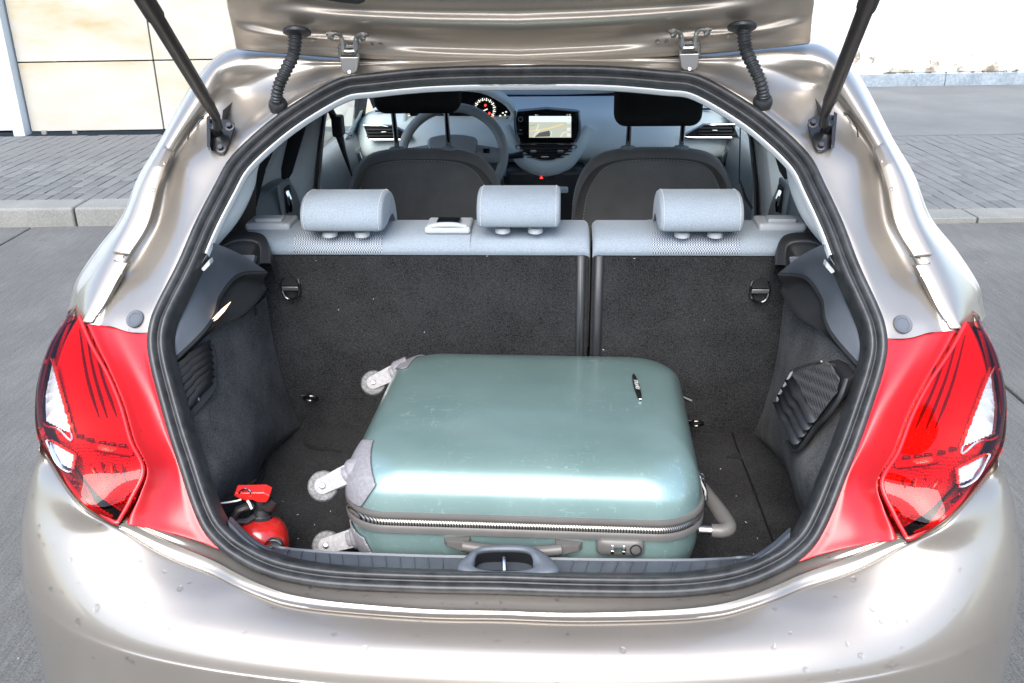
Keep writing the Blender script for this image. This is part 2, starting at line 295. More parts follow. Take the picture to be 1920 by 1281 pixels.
class MB:
    def __init__(s): s.v = []; s.f = []
    def add(s, vf, M=None):
        o = len(s.v); s.v += [V(p) if M is None else M @ V(p) for p in vf[0]]; s.f += [tuple(i+o for i in f) for f in vf[1]]; return s
    def box(s, c, d, M=None):
        x, y, z = (k/2 for k in d); c = V(c)
        vs = [c+V((sx*x, sy*y, sz*z)) for sx in (-1, 1) for sy in (-1, 1) for sz in (-1, 1)]
        return s.add((vs, [(0, 1, 3, 2), (4, 6, 7, 5), (0, 4, 5, 1), (2, 3, 7, 6), (0, 2, 6, 4), (1, 5, 7, 3)]), M)
    def tube(s, path, r, n=10, res=None, cap=True, closed=False, flat=1.0, up=None):
        if res:
            if isinstance(r, (list, tuple)): kk = len(r); r = [r[min(int(i/(res-1)*(kk-1)), kk-2)]*(1-(i/(res-1)*(kk-1)-min(int(i/(res-1)*(kk-1)), kk-2)))+r[min(int(i/(res-1)*(kk-1)), kk-2)+1]*(i/(res-1)*(kk-1)-min(int(i/(res-1)*(kk-1)), kk-2)) for i in range(res)]
            path = cr(path, res, closed)
        path = [V(p) for p in path]; k = len(path); rs = r if isinstance(r, (list, tuple)) else [r]*k
        ref = V(up) if up else None; o = len(s.v); prev = None
        for i, p in enumerate(path):
            a = path[i-1] if (i > 0 or closed) else p; b = path[(i+1) % k] if (i < k-1 or closed) else p
            T = (b-a).normalized()
            if prev is None:
                nrm = (ref or (V((0, 0, 1)) if abs(T.z) < 0.9 else V((1, 0, 0)))); nrm = (nrm - T*nrm.dot(T)).normalized()
            else: nrm = (prev - T*prev.dot(T)).normalized()
            prev = nrm; bn = T.cross(nrm)
            for j in range(n):
                q = 2*math.pi*j/n; s.v.append(p + nrm*(math.cos(q)*rs[i]) + bn*(math.sin(q)*rs[i]*flat))
        for i in range(k if closed else k-1):
            for j in range(n):
                a, b = o+i*n, o+((i+1) % k)*n; s.f.append((a+j, a+(j+1) % n, b+(j+1) % n, b+j))
        if cap and not closed: s.f.append(tuple(o+j for j in reversed(range(n)))); s.f.append(tuple(o+(k-1)*n+j for j in range(n)))
        return s
    def lathe(s, prof, o, axis=(0, 0, 1), n=24, M=None):
        ax = V(axis).normalized(); a = (V((1, 0, 0)) if abs(ax.x) < 0.9 else V((0, 1, 0))); a = (a-ax*a.dot(ax)).normalized(); b = ax.cross(a); o = V(o); vs = []; fs = []
        for r, h in prof:
            for j in range(n): q = 2*math.pi*j/n; vs.append(o+ax*h+a*(r*math.cos(q))+b*(r*math.sin(q)))
        for i in range(len(prof)-1):
            for j in range(n): fs.append((i*n+j, i*n+(j+1) % n, (i+1)*n+(j+1) % n, (i+1)*n+j))
        fs.append(tuple(reversed(range(n)))); fs.append(tuple((len(prof)-1)*n+j for j in range(n)))
        return s.add((vs, fs), M)
    def prism(s, outline, d, M=None):
        d = V(d); o = [V(p) for p in outline]; n = len(o)
        fs = [tuple(range(n)), tuple(reversed(range(n, 2*n)))] + [(i, i+n, (i+1) % n+n, (i+1) % n) for i in range(n)]
        return s.add((o+[p+d for p in o], fs), M)
    def build(s, name, material, parent=None, smooth=True, bevel=0, seg=3, angle=35, solid=0, sub=0, mirror=False):
        vs = s.v; fs = s.f
        if mirror: vs = [V((-p.x, p.y, p.z)) for p in vs]; fs = [tuple(reversed(f)) for f in fs]
        me = bpy.data.meshes.new(name); me.from_pydata([tuple(p) for p in vs], [], fs); me.update()
        bm = bmesh.new(); bm.from_mesh(me); bmesh.ops.recalc_face_normals(bm, faces=bm.faces); bm.to_mesh(me); bm.free()
        me.materials.append(MATS[material])
        if smooth:
            me.polygons.foreach_set('use_smooth', [True]*len(me.polygons))
            try: me.set_sharp_from_angle(angle=R_(angle))
            except Exception: pass
        ob = bpy.data.objects.new(name, me); COL.objects.link(ob)
        if parent: ob.parent = parent
        if solid: md = ob.modifiers.new('thickness', 'SOLIDIFY'); md.thickness = solid; md.offset = 0
        if bevel:
            md = ob.modifiers.new('bevel', 'BEVEL'); md.width = bevel; md.segments = seg; md.limit_method = 'ANGLE'; md.angle_limit = R_(30)
            if smooth:
                for e in me.edges: pass
                me.polygons.foreach_set('use_smooth', [True]*len(me.polygons))
                at = me.attributes.get('sharp_edge')
                if at: me.attributes.remove(at)
                ob.modifiers.new('wn', 'WEIGHTED_NORMAL').keep_sharp = False
        if sub: md = ob.modifiers.new('sub', 'SUBSURF'); md.levels = sub; md.render_levels = sub
        return ob
    def both(s, name, material, parent=None, **kw):
        return s.build(name, material, parent, **kw), s.build(name, material, parent, mirror=True, **kw)
def empty(name, loc, label, cat, group=None):
    o = bpy.data.objects.new(name, None); COL.objects.link(o); o.location = loc; o['label'] = label; o['category'] = cat
    if group: o['group'] = group
    o.empty_display_size = 0.1; return o
def mx(p): return V((-p.x, p.y, p.z))
def text_mesh(s, size, name, material, parent, M):
    cu = bpy.data.curves.new('t', 'FONT'); cu.body = s; cu.size = size; cu.align_x = 'CENTER'; cu.align_y = 'CENTER'; cu.extrude = size*0.01
    to = bpy.data.objects.new('t', cu); COL.objects.link(to); dg = bpy.context.evaluated_depsgraph_get()
    me = bpy.data.meshes.new_from_object(to.evaluated_get(dg)); bpy.data.objects.remove(to); bpy.data.curves.remove(cu)
    me.name = name; me.materials.clear(); me.materials.append(MATS[material]); me.transform(M)
    ob = bpy.data.objects.new(name, me); COL.objects.link(ob); ob.parent = parent; return ob
def frame(o, ex, ey):
    ex = V(ex).normalized(); ey = V(ey); ez = ex.cross(ey).normalized(); ey = ez.cross(ex); o = V(o)
    return Matrix(((ex.x, ey.x, ez.x, o.x), (ex.y, ey.y, ez.y, o.y), (ex.z, ey.z, ez.z, o.z), (0, 0, 0, 1)))
def dashes(path, n, ln, r):
    mb = MB(); pts = cr(path, n*2+1)
    for i in range(n):
        a, b = pts[2*i], pts[2*i+1]; mb.tube([a, b], r, 5)
    return mb

# ------------------------------------------------------------------ the setting (its own axes: square to the wall, 3.6 degrees off the car)
def env(o, parent=None):
    if parent: o.parent = parent
    else: o.location = (CAM.x, 0, 0); o.rotation_euler = (0, 0, _ps)
    return o
def structure(o, label=None, cat=None):
    o['kind'] = 'structure'
    if label: o['label'] = label
    if cat: o['category'] = cat
    return o
road = structure(env(MB().add(([V((-200, -200, -0.03)), V((200, -200, -0.03)), V((200, 200, -0.03)), V((-200, 200, -0.03))], [(0, 1, 2, 3)])).build('road', 'joint_dirt', smooth=False)), 'grey concrete roadway under and around the car', 'road')
for x0, x1 in ((-14, -3.243), (-3.23, 1.985), (2.0, 14)):
    for y0, y1 in ((-9, -2.01), (-2.0, 6.13 if x0 < 0 else 5.86)):
        MB().box(((x0+x1)/2, (y0+y1)/2, -0.06), (x1-x0, y1-y0, 0.12)).build('concrete_slab', 'concrete', road, bevel=0.008, seg=2)
for x0, x1 in ((-60, -14.02), (14.02, 60)):
    MB().box(((x0+x1)/2, -5, -0.063), (x1-x0, 60, 0.12)).build('concrete_slab', 'concrete', road)
MB().box((0, -35.0, -0.064), (28, 52, 0.12)).build('concrete_slab', 'concrete', road)
# kerb stones: a raised row on the left, a dropped row on the right
kl = structure(env(MB().box((-7.0, 6.36, 0.0), (14.0, 0.16, 0.06)).build('kerb', 'joint_dirt', smooth=False)), 'pale stone kerb between roadway and brick pavement', 'kerb')
rnd = random.Random(3)
xs = [-14.0, -13.0, -12, -11.0, -10, -9.0, -8.0, -7.0, -6.0, -5.0, -4.0, -3.0, -2.0, -1.0, 0.0]
xs = [x+0.035 for x in xs]
for a, b in zip(xs, xs[1:]):
    j = rnd.uniform(-0.006, 0.006)
    MB().box(((a+b)/2, 6.31+j, 0.03), (b-a-0.014, 0.26, 0.17)).build('kerb_stone', 'kerb_stone', kl, bevel=0.02, seg=3)
x = 0.05
while x < 13:
    MB().box((x+0.5, 6.0+rnd.uniform(-0.004, 0.004), -0.03), (0.988, 0.24, 0.12)).build('kerb_stone', 'kerb_stone', kl, bevel=0.008, seg=2); x += 1.0
pv = structure(env(MB().box((-7.0, 7.8, 0.03), (14, 2.68, 0.135)).box((7.0, 7.5, -0.07), (14, 2.72, 0.175)).build('pavement', 'joint_dirt', smooth=False)), 'grey brick pavement between the kerb and the walls', 'pavement')
MB().box((7.5, 10.7, -0.03), (15.5, 3.62, 0.12)).build('asphalt_strip', 'asphalt', pv, smooth=False)
def paver_mesh(l):
    a, b, c = .047, l/2, .004; vs_ = []
    for x, y, z in ((a, b, -.04), (a, b, -c), (a-c, b-c, 0)): vs_ += [V((-x, -y, z)), V((x, -y, z)), V((x, y, z)), V((-x, y, z))]
    fs_ = [(8, 9, 10, 11)]+[(o+i, o+(i+1) % 4, o+4+(i+1) % 4, o+4+i) for o in (0, 4) for i in range(4)]
    ob = MB().add((vs_, fs_)).build('brick', 'paver', None, smooth=False); return ob, ob.data
PITCH = 0.101
spots = []
for x0, n, y0, y1, zt in ((-6.3, 48, 6.445, 9.12, 0.112), (1.6, 44, 6.13, 8.84, 0.032)):
    for c in range(n):
        xc = x0+(c+0.5)*PITCH; y = y0; first = rnd.choice((0.1, 0.2, 0.15, 0.2)); k = 0
        while y < y1-0.03:
            l = min(first if k == 0 else rnd.choice((0.2, 0.2, 0.2, 0.2, 0.1)), y1-y); k += 1
            spots.append((xc, y+l/2, zt+rnd.uniform(-0.002, 0.002), round(l, 3))); y += l
# the bricks in sight that show largest are pieces of their own, the rest one part
def seen(xc, yc):
    q = xc/yc
    return (-0.60 < q < -0.36 and xc < 0) or (0.38 < q < 0.60 and xc > 0)
near = sorted([s for s in spots if seen(s[0], s[1])], key=lambda s: s[1])[:296]
nearset = set(near); meshes = {}
for s in near:
    l = s[3]
    if l not in meshes: ob, me = paver_mesh(l-0.007); meshes[l] = me
    else: ob = bpy.data.objects.new('brick', meshes[l]); COL.objects.link(ob)
    ob.parent = pv; ob.location = s[:3]; ob.rotation_euler = (rnd.uniform(-.008, .008), rnd.uniform(-.012, .012), rnd.uniform(-.006, .006))
rest = MB()
for s in spots:
    if s not in nearset: rest.box((s[0], s[1], s[2]-0.02), (0.094, s[3]-0.007, 0.04))
rb = rest.build('brick_field', 'paver', pv, smooth=False); rb['kind'] = 'stuff'
# left wall: sandstone panels over a dark gap, white metal post and sheet
wl = env(empty('stone_wall', (0, 0, 0), 'cream sandstone panel wall at the back of the left pavement', 'wall'))
MB().box((-5.0, 9.36, 2.0), (9.0, 0.10, 3.76)).build('backing', 'joint_dark', wl, smooth=False)
cols = [-4.68, -3.38, -2.08, -0.78, 0.5]; rows = [0.135, 0.79, 1.43, 2.07, 2.71, 3.35]
for i in range(4):
    for j in range(5):
        MB().box(((cols[i]+cols[i+1])/2, 9.26+0.004*((i*7+j*3) % 3-1), (rows[j]+rows[j+1])/2), (cols[i+1]-cols[i]-0.012, 0.06, rows[j+1]-rows[j]-0.012)).build('stone_panel', 'sandstone', wl, bevel=0.003, seg=1)
for x in (-4.55, -4.25): MB().box((x, 9.235, 0.13), (0.05, 0.06, 0.04)).build('panel_foot', 'kerb_stone', wl, bevel=0.004, seg=1)
MB().box((-4.745, 9.19, 1.75), (0.11, 0.16, 3.28)).build('post', 'wall_metal', wl, bevel=0.008)
MB().box((-6.97, 9.27, 1.75), (4.3, 0.06, 3.2)).build('metal_sheet', 'wall_metal', wl, bevel=0.004, seg=1)
# right wall
wr = env(empty('white_wall', (0, 0, 0), 'white rendered wall with flaking foot far behind the right pavement', 'wall'))
MB().box((7.0, 12.68, 2.2), (14.0, 0.40, 4.4)).build('render_coat', 'white_render', wr, smooth=False)
for k in range(9):
    MB().box((0.8+k*1.4, 12.47, 0.10), (1.392, 0.05, 0.17)).build('plinth_block', 'plinth_paint', wr, bevel=0.008, seg=1)
MB().box((7.0, 12.475, 0.24), (14, 0.03, 0.07)).build('brick_course', 'white_render', wr, bevel=0.006, seg=1)
# fallen leaves on the right pavement
for i, (xl, yl, lab) in enumerate(((3.16, 8.72, 'small orange leaf on the pavement by the asphalt strip'), (2.60, 6.62, 'small orange leaf on the bricks near the dropped kerb'))):
    lf = MB().add(([V((-.03, 0, 0)), V((0, -.013, .006)), V((.032, 0, .002)), V((0, .013, .008))], [(0, 1, 2, 3)])).build('fallen_leaf', 'leaf'); lf.location = (CAM.x+xl*math.cos(_ps)-yl*math.sin(_ps), xl*math.sin(_ps)+yl*math.cos(_ps), 0.04); lf['label'] = lab; lf['category'] = 'leaf'
# low building across the yard behind the camera: seen mirrored in the bumper
bd = env(empty('brick_building', (0, -34, 0), 'long low dark building with red pillars, mirrored in the bumper', 'building')); bd.location = (CAM.x, -34, 0); bd.rotation_euler = (0, 0, 0)
MB().box((0, 0, 3.6), (90, 6, 7.2)).build('facade', 'brick_dark', bd, smooth=False)
MB().box((0, 0.1, 7.3), (91, 6.6, 0.25)).build('roof', 'plinth_paint', bd, smooth=False)
for k in range(13): MB().box((-42+k*7, 3.1, 3.6), (0.6, 0.3, 7.3)).build('pillar', 'facade_red', bd, smooth=False)
for k in range(36):
    if k % 3 != 2: [MB().box((-42+k*2.35, 3.03, z_), (1.3, 0.1, 1.5)).build('window', 'pane_pale', bd, smooth=False) for z_ in (1.9, 5.2)]

# ------------------------------------------------------------------ the car: body round the open boot
car = empty('car', (0, 1.2, 0), 'champagne grey hatchback with its tailgate open and red tail lamps', 'car')
def C(o): return o
CARINV = Matrix.Translation((0, -1.2, 0))
_build = MB.build
def build_car(s, name, material, parent=None, **kw):
    ob = _build(s, name, material, parent, **kw)
    if parent is car: ob.matrix_parent_inverse = CARINV
    return ob
MB.build = build_car
def group_part(name):   # a part that only holds sub-parts
    o = bpy.data.objects.new(name, None); COL.objects.link(o); o.parent = car; o.matrix_parent_inverse = CARINV; o.empty_display_size = 0.05; return o

SEAL = [(966, 126), (880, 127), (789, 131), (700, 140), (640, 149), (570, 186), (503, 233), (436, 296), (403, 352), (368, 420), (336, 494), (302, 561), (285, 601), (279, 642), (285, 689), (302, 756), (320, 820), (338, 875), (360, 943), (383, 995), (413, 1029), (443, 1051), (488, 1074), (544, 1091), (638, 1104), (800, 1111), (966, 1114)]
sp = [S(u, v) for u, v in SEAL]; sp[0].x = 0; sp[-1].x = 0
loop = sp + [mx(p) for p in reversed(sp[1:-1])]
def seal_frame(path):
    out = []; k = len(path); cen = V((0, 1.5, 1.06))
    for i, p in enumerate(path):
        T = (path[(i+1) % k]-path[i-1]).normalized()
        dz = 0.02; g = (SY(p.x, p.z+dz)-SY(p.x, p.z-dz))/(2*dz); gx = 2*max(0, interp(_K, p.z))*p.x
        nrm = V((gx, -1, g)).normalized(); inn = nrm.cross(T).normalized()
        if inn.dot(cen-p) < 0: inn = -inn
        out.append((p, inn, nrm))
    return out
lp = cr(loop, 260, True); fr = seal_frame(lp)
def sweep(prof, frames, closed=True): return loft([[p+i*a+n*b for a, b in prof] for p, i, n in (frames+[frames[0]] if closed else frames)], len(prof), hard=True)
SP = [(-.001, -.02), (-.001, .003), (.001, .008), (.005, .0115), (.0095, .0125), (.0135, .010), (.0155, .005), (.017, .002), (.019, .002), (.021, .0055), (.025, .008), (.0285, .007), (.031, .003), (.0322, -.004), (.0328, -.03)]
MB().add(sweep(SP, fr)).build('door_seal', 'rubber', car, angle=60)
# pale headlining edge inside the upper seal
up = [f for f in fr if f[0].z > 1.14]
iL = [i for i, f in enumerate(fr) if f[0].z > 1.14]
half = [f for f in fr if f[0].z > 1.14 and f[0].x <= 1e-6]; half = sorted(half, key=lambda f: -f[0].z)
full = list(reversed(half)) + [(mx(p), mx(i), mx(n)) for p, i, n in half[1:]]
MB().add(sweep([(.0315, -.013), (.0335, -.009), (.0365, -.009), (.0375, -.013), (.036, -.024)], full, False)).build('headlining_edge', 'white_trim', car, angle=60)

# body rings: p0 at the seal ... p8 at the outline of the quarter panel (u, v, distance behind the opening surface)
ST = [
 [(812, 130, 0), (811, 127, 0), (811, 124, .015), (811, 121, .025), (811, 119, .03), (811, 116, .03), (811, 113, .03), (811, 110, .03), (811, 106, .05)],
 [(655, 146, 0), (654, 142, 0), (653, 137, .015), (652, 132, .025), (651, 127, .03), (650, 122, .03), (649, 117, .025), (648, 111, .03), (647, 104, .05)],
 [(562, 190, 0), (556, 183, 0), (545, 170, .03), (535, 156, .04), (525, 141, .04), (515, 128, .03), (505, 113, .02), (497, 102, .02), (490, 93, .05)],
 [(505, 232, 0), (497, 222, .005), (484, 205, .05), (464, 184, .075), (444, 164, .07), (431, 143, .035), (424, 124, .012), (422, 108, .02), (424, 97, .06)],
 [(468, 266, 0), (458, 256, .0), (440, 246, .02), (420, 222, .045), (405, 190, .045), (396, 172, .015), (384, 158, .005), (374, 152, .02), (366, 150, .07)],
 [(434, 298, 0), (420, 300, 0), (366, 300, .004), (346, 292, .035), (331, 285, .04), (323, 280, .012), (312, 274, .004), (304, 271, .015), (299, 268, .07)],
 [(400, 358, 0), (388, 359, 0), (350, 358, .006), (325, 352, .04), (306, 347, .038), (297, 343, .010), (279, 338, .003), (268, 336, .016), (260, 333, .08)],
 [(364, 430, 0), (351, 430, 0), (332, 428, .010), (305, 424, .042), (285, 420, .034), (276, 418, .008), (250, 414, .003), (236, 412, .02), (228, 409, .09)],
 [(333, 500, 0), (319, 500, 0), (300, 498, .012), (270, 490, .040), (247, 484, .03), (238, 481, .008), (212, 477, .003), (196, 474, .03), (182, 470, .11)],
 [(309, 547, 0), (298, 547, 0), (270, 547, .008), (238, 545, .018), (217, 543, .018), (206, 542, .006), (181, 539, .002), (162, 535, .03), (144, 528, .11)],
 [(290, 590, 0), (277, 591, 0), (250, 592, .002), (222, 588, .006), (198, 584, .010), (187, 583, .004), (166, 581, .002), (150, 577, .03), (134, 562, .10)],
 [(283, 622, 0), (270, 624, 0), (240, 622, .004), (208, 612, .006), (188, 612, .010), (178, 612, .008), (162, 612, .008), (148, 606, .03), (128, 585, .09)]]
rows = []
for k, st in enumerate(ST):
    r = [S(u, v, o) for u, v, o in st]
    e = r[-1]; r.append(e + V((-0.012 if k > 2 else 0, .06, -.002))); r.append(e + V((-0.02 if k > 2 else 0.0, 0.35, -0.01 if k > 2 else 0.015)))
    rows.append(r)
c0 = [V((0, p.y+.004, p.z+.006)) for p in rows[0]]
rows = [c0] + rows
MB().add(loft(rows, 60, 110)).both('quarter_panel', 'paint_inner', car, angle=50)
# folded flange with spot welds along the gutter
fl = [S(u, v, .002) for u, v in ((322, 282), (297, 344), (276, 419), (240, 478))]
fo = [S(u, v, -.004) for u, v in ((308, 275), (272, 338), (244, 413), (212, 474))]
mid = [a.lerp(b, .5)+V((0, -.003, .002)) for a, b in zip(fl, fo)]
MB().add(loft([[p+V((0, .012, -.004)) for p in fl], fl, mid, fo, [p+V((-.004, .02, 0)) for p in fo]], 40)).both('gutter_flange', 'paint_inner', car, solid=.0015)
fl2 = [S(u, v, -.002) for u, v in ((238, 492), (218, 527), (196, 568), (170, 606))]
fo2 = [S(u, v, -.006) for u, v in ((214, 489), (196, 520), (178, 556), (155, 604))]
MB().add(loft([[p+V((.002, .012, -.004)) for p in fl2], fl2, [a.lerp(b, .5)+V((0, -.002, .001)) for a, b in zip(fl2, fo2)], fo2, [p+V((-.004, .02, 0)) for p in fo2]], 40)).both('gutter_flange', 'paint_inner', car, solid=.0015)
for u, v in ((304, 306), (285, 356), (260, 412), (224, 510), (186, 569)):
    p = S(u, v, -.004); n = V((-.2, -.8, .55)).normalized()
    MB().lathe([(.0045, -.004), (.0045, -.0012), (.0035, -.0006), (.0025, -.0012), (.0, -.0012)], p, n, 12).both('spot_weld', 'paint_inner', car)
# sealant seams
MB().tube([S(u, v, o-.003) for u, v, o in ((352, 262, .01), (357, 245, .02), (372, 224, .035), (382, 218, .04))], .0014, 6, 16).both('seam', 'rubber', car)
MB().tube([S(u, v, .0) for u, v in ((231, 484), (233, 478), (240, 478), (250, 476))], .001, 6, 16).both('seam', 'rubber', car)
MB().tube([S(u, v, -.001) for u, v in ((240, 492), (218, 530), (197, 570), (184, 590), (165, 597), (158, 606))], .001, 6, 24).both('seam', 'rubber', car)
# rubber plug
p = S(253, 598, -.001); n = V((-.12, -.75, .65)).normalized()
for s in (1, -1):
    pp = p if s == 1 else mx(p); nn = n if s == 1 else mx(n)
    MB().lathe([(.0165, -.002), (.0165, .001), (.0155, .0022), (.011, .0016), (.0105, .0008), (.0, .0008)], pp, nn, 28).build('rubber_plug', 'sill_plastic', car)

# ---- tail lamps
LI = [(150, 593), (172, 645), (203, 702), (227, 760), (246, 826), (269, 880), (246, 936), (222, 979)]
LO = [(136, 577, -.812), (96, 640, -.815), (73, 705, -.812), (66, 760, -.805), (71, 815, -.79), (103, 872, -.748), (150, 934, -.684), (206, 975, -.64)]
li = []; OFF = [-.0, -.012, -.024, -.036, -.05, -.062, -.066, -.066]
for (u, v), o in zip(LI, OFF): li.append(S(u, v, o))
lo_ = [P(u, v, x=x) for u, v, x in LO]
def lamp_rows(inset):
    rr = []
    for k, (a, b) in enumerate(zip(li, lo_)):
        w = (a-b).length; out = V((-.55, -.83, .05)).normalized(); bl = min(.034, w*.24)
        c1 = a.lerp(b, .30)+out*bl*.85; c2 = a.lerp(b, .65)+out*bl; e = b + V((.004, .06, .004))
        rr.append([p - out*(inset*g) for p, g in ((a, .35 if inset > .04 else 1), (c1, 1), (c2, 1), (b, .5 if inset > .04 else 1), (e, .5))])
    return rr
NU, NV = 110, 180
vs, fs = loft(lamp_rows(0), NU, NV)
def inpoly(q, poly):
    c = False; n = len(poly)
    for i in range(n):
        (x1, y1), (x2, y2) = poly[i], poly[i-1]
        if (y1 > q[1]) != (y2 > q[1]) and q[0] < (x2-x1)*(q[1]-y1)/(y2-y1)+x1: c = not c
    return c
def px(p):
    d = p-CAM; k = d.dot(_F); return 960+FPX*d.dot(_R)/k, 640.5+FPX*d.dot(_D)/k
CLEAR = [[(94, 672), (134, 818), (108, 806), (80, 792), (79, 745)], [(90, 826), (137, 853), (132, 884), (108, 872), (94, 846)]]
def subset(vs, fs, keep):
    ids = {}; nv = []; nf = []
    for f in fs:
        if keep(f):
            g = []
            for i in f:
                if i not in ids: ids[i] = len(nv); nv.append(vs[i])
                g.append(ids[i])
            nf.append(tuple(g))
    return nv, nf
PXL = [px(p) for p in vs]
fc = [px((vs[f[0]]+vs[f[2]])*.5) for f in fs]; cl = {f: any(inpoly(q, c) for c in CLEAR) for f, q in zip(fs, fc)}
# inner reflector, ribs, bar of small lights, bowls
INW = V((.55, .83, -.05)).normalized()
def depth_in(p):
    v = px(p)[1]; return .016 if v < 640 else .024
rv = [p + INW*(.010+.020*min(1, (k % NU)/16, (NU-1-k % NU)/16)) for k, p in enumerate(vs)]
def at_px(u, v, d):   # a point behind the lens at the depth d
    i = min(range(len(vs)), key=lambda j: (PXL[j][0]-u)**2+(PXL[j][1]-v)**2); return vs[i]+INW*d
for mir in (False, True):
    lamp = MB().add(loft(lamp_rows(.055), 20, 24)).build('tail_lamp', 'dark_red', car, mirror=mir)
    MB().add(subset(vs, fs, lambda f: not cl[f])).build('red_lens', 'lens_red', lamp, mirror=mir, angle=80)
    for poly in CLEAR:
        keep = {f: inpoly(q, poly) for f, q in zip(fs, fc)}
        MB().add(subset(vs, fs, lambda f: keep[f])).build('clear_lens', 'lens_clear', lamp, mirror=mir, angle=80)
        MB().tube(cr([at_px(a_, b_, .001) for a_, b_ in poly], 80, True), .0017, 6, closed=True).build('lens_border', 'lamp_chrome', lamp, mirror=mir)
        MB().add(subset([p+INW*.006 for p in vs], fs, lambda f: keep[f])).build('clear_reflector', 'lamp_chrome', lamp, mirror=mir, angle=80)
    low_ = {f: q[1] > 846+(q[0]-150)*.12 for f, q in zip(fs, fc)}
    MB().add(subset(rv, fs, lambda f: not low_[f])).build('reflector', 'red_reflector', lamp, mirror=mir, angle=80)
    MB().add(subset(rv, fs, lambda f: low_[f])).build('prism_reflector', 'red_prism', lamp, mirror=mir, angle=80)
    for k in range(5):
        pts = [at_px(u, v, .020) for u, v in ((128+k*13, 622+k*9), (137+k*16, 690+k*8), (150+k*18, 745+k*6), (163+k*17, 790))]
        MB().tube(pts, [.0007, .0019, .0026, .001], 8, 24).build('shade_rib', 'dark_red', lamp, mirror=mir)
    bar = [at_px(u, v, .012) for u, v in ((96, 812), (130, 830), (170, 842), (210, 850), (238, 853))]
    MB().tube(bar, .0065, 8, 30, flat=.5).build('light_bar', 'red_reflector', lamp, mirror=mir)
    for u, v in ((120, 812), (140, 822), (160, 829), (180, 834), (200, 838), (220, 841)):
        MB().box(at_px(u, v, .010), (.012, .006, .006)).build('light_cell', 'dark_red', lamp, mirror=mir, bevel=.001)
    for (u0, v0), (u1, v1) in (((150, 866), (168, 902)), ((171, 870), (186, 912)), ((192, 873), (203, 914)), ((213, 876), (220, 910))):
        MB().tube([at_px(u0, v0, .014), at_px((u0+u1)/2, (v0+v1)/2, .012), at_px(u1, v1, .014)], [.003, .006, .003], 10, 16, flat=.6).build('bulb_bowl', 'red_reflector', lamp, mirror=mir)
        MB().tube([at_px(u0+10, v0+3, .012), at_px(u1+9, v1-4, .012)], [.0008, .0014], 8).build('shade_rib', 'dark_red', lamp, mirror=mir)
    MB().tube([p+V((0, -.002, 0)) for p in li], .0035, 8, 60).build('lens_rim', 'red_panel', lamp, mirror=mir)
    MB().tube([p+V((.002, -.001, 0)) for p in (lo_[4], lo_[5], lo_[6], lo_[7], li[7])], .004, 8, 50).build('lens_rim', 'red_panel', lamp, mirror=mir)
# ---- red filler panel between lamp and opening
SE = [(281, 617), (279, 660), (288, 708), (302, 757), (319, 816), (338, 873), (358, 938), (383, 995), (411, 1030)]
LE = [(157, 608), (180, 653), (207, 704), (231, 760), (250, 826), (274, 880), (258, 926), (238, 962), (229, 979)]
rr = []
for k, ((u0, v0), (u1, v1)) in enumerate(zip(SE, LE)):
    o = OFF[min(k, 7)]; a = S(u0, v0, 0.0); b = S(u1, v1, o-.002); d = V((-.3, -.8, .4)).normalized()
    pts = [a+V((0, .012, 0)), a, a.lerp(b, .25)-d*.010, a.lerp(b, .55)-d*.013, a.lerp(b, .78)-d*.005, a.lerp(b, .88)+d*.004, a.lerp(b, .94)+d*.001, b-d*.012]
    rr.append(pts)
rowsR = rr
MB().add(loft(rr, 50, 70)).both('red_panel', 'red_panel', car, angle=60, solid=.001)

# ---- bumper and rear lip
B0 = [(966, 1113), (800, 1110), (638, 1103), (544, 1090), (488, 1073), (443, 1050), (404, 1034), (320, 1006), (240, 978), (216, 984), (160, 948), (120, 900), (92, 852), (78, 822)]
B1 = [(966, 1147), (800, 1143), (638, 1130), (544, 1115), (488, 1096), (443, 1075), (398, 1051), (319, 1018), (238, 982), (215, 987), (158, 951), (118, 903), (90, 855), (76, 825)]
B2 = [(966, 1160), (800, 1157), (638, 1146), (544, 1134), (488, 1117), (443, 1098), (395, 1074), (310, 1040), (230, 994), (211, 991), (155, 955), (115, 907), (87, 859), (73, 829)]
def yb(x, base): return base + .14*x*x + .22*abs(x)**5
edge = lo_
def lampedge(u, v):   # the bumper meets the lamp's lower rim
    i = min(range(len(vs)), key=lambda j: (PXL[j][0]-u)**2+(PXL[j][1]-v)**2); return vs[i]
def by(u, v, base):
    y = base
    for _ in range(12): y = yb(P(u, v, y=y).x, base)
    return P(u, v, y=y)
b0, b1, b2 = [], [], []
for k in range(14):
    if k < 7: b0.append(S(*B0[k], .004))
    elif k == 7: b0.append(S(*B0[k], -.028))
    elif k == 8: b0.append(S(*B0[k], -.058))
    else:
        q = lampedge(*B0[k]); b0.append(P(*B0[k], y=q.y+.004))
    if k < 9: 
        b1.append(P(*B1[k], y=b0[k].y-(.040 if k < 6 else .026 if k == 6 else .010 if k == 7 else .003))); b2.append(P(*B2[k], y=b0[k].y-(.052 if k < 6 else .038 if k == 6 else .020 if k == 7 else .006)))
    else:
        b1.append(P(*B1[k], y=b0[k].y-.001)); b2.append(P(*B2[k], y=b0[k].y-.003))
for r in (b0, b1, b2): r[0].x = 0
PL = [(0, 1.056), (.13, 1.059), (.28, 1.068), (.40, 1.082), (.48, 1.096), (.55, 1.112), (.60, 1.124), (.675, 1.146), (.748, 1.175), (.775, 1.19), (.828, 1.232), (.848, 1.272), (.857, 1.325), (.862, 1.38), (.866, 1.52), (.868, 1.75)]
for q_ in ((-.80, 1.46, .90), (-.825, 1.72, .90)):
    b0.append(V(q_)); b1.append(V(q_)+V((-.002, -.001, -.003))); b2.append(V(q_)+V((-.004, -.002, -.006)))
b3a = [p+V((0, -.003, -.006)) for p in b2]
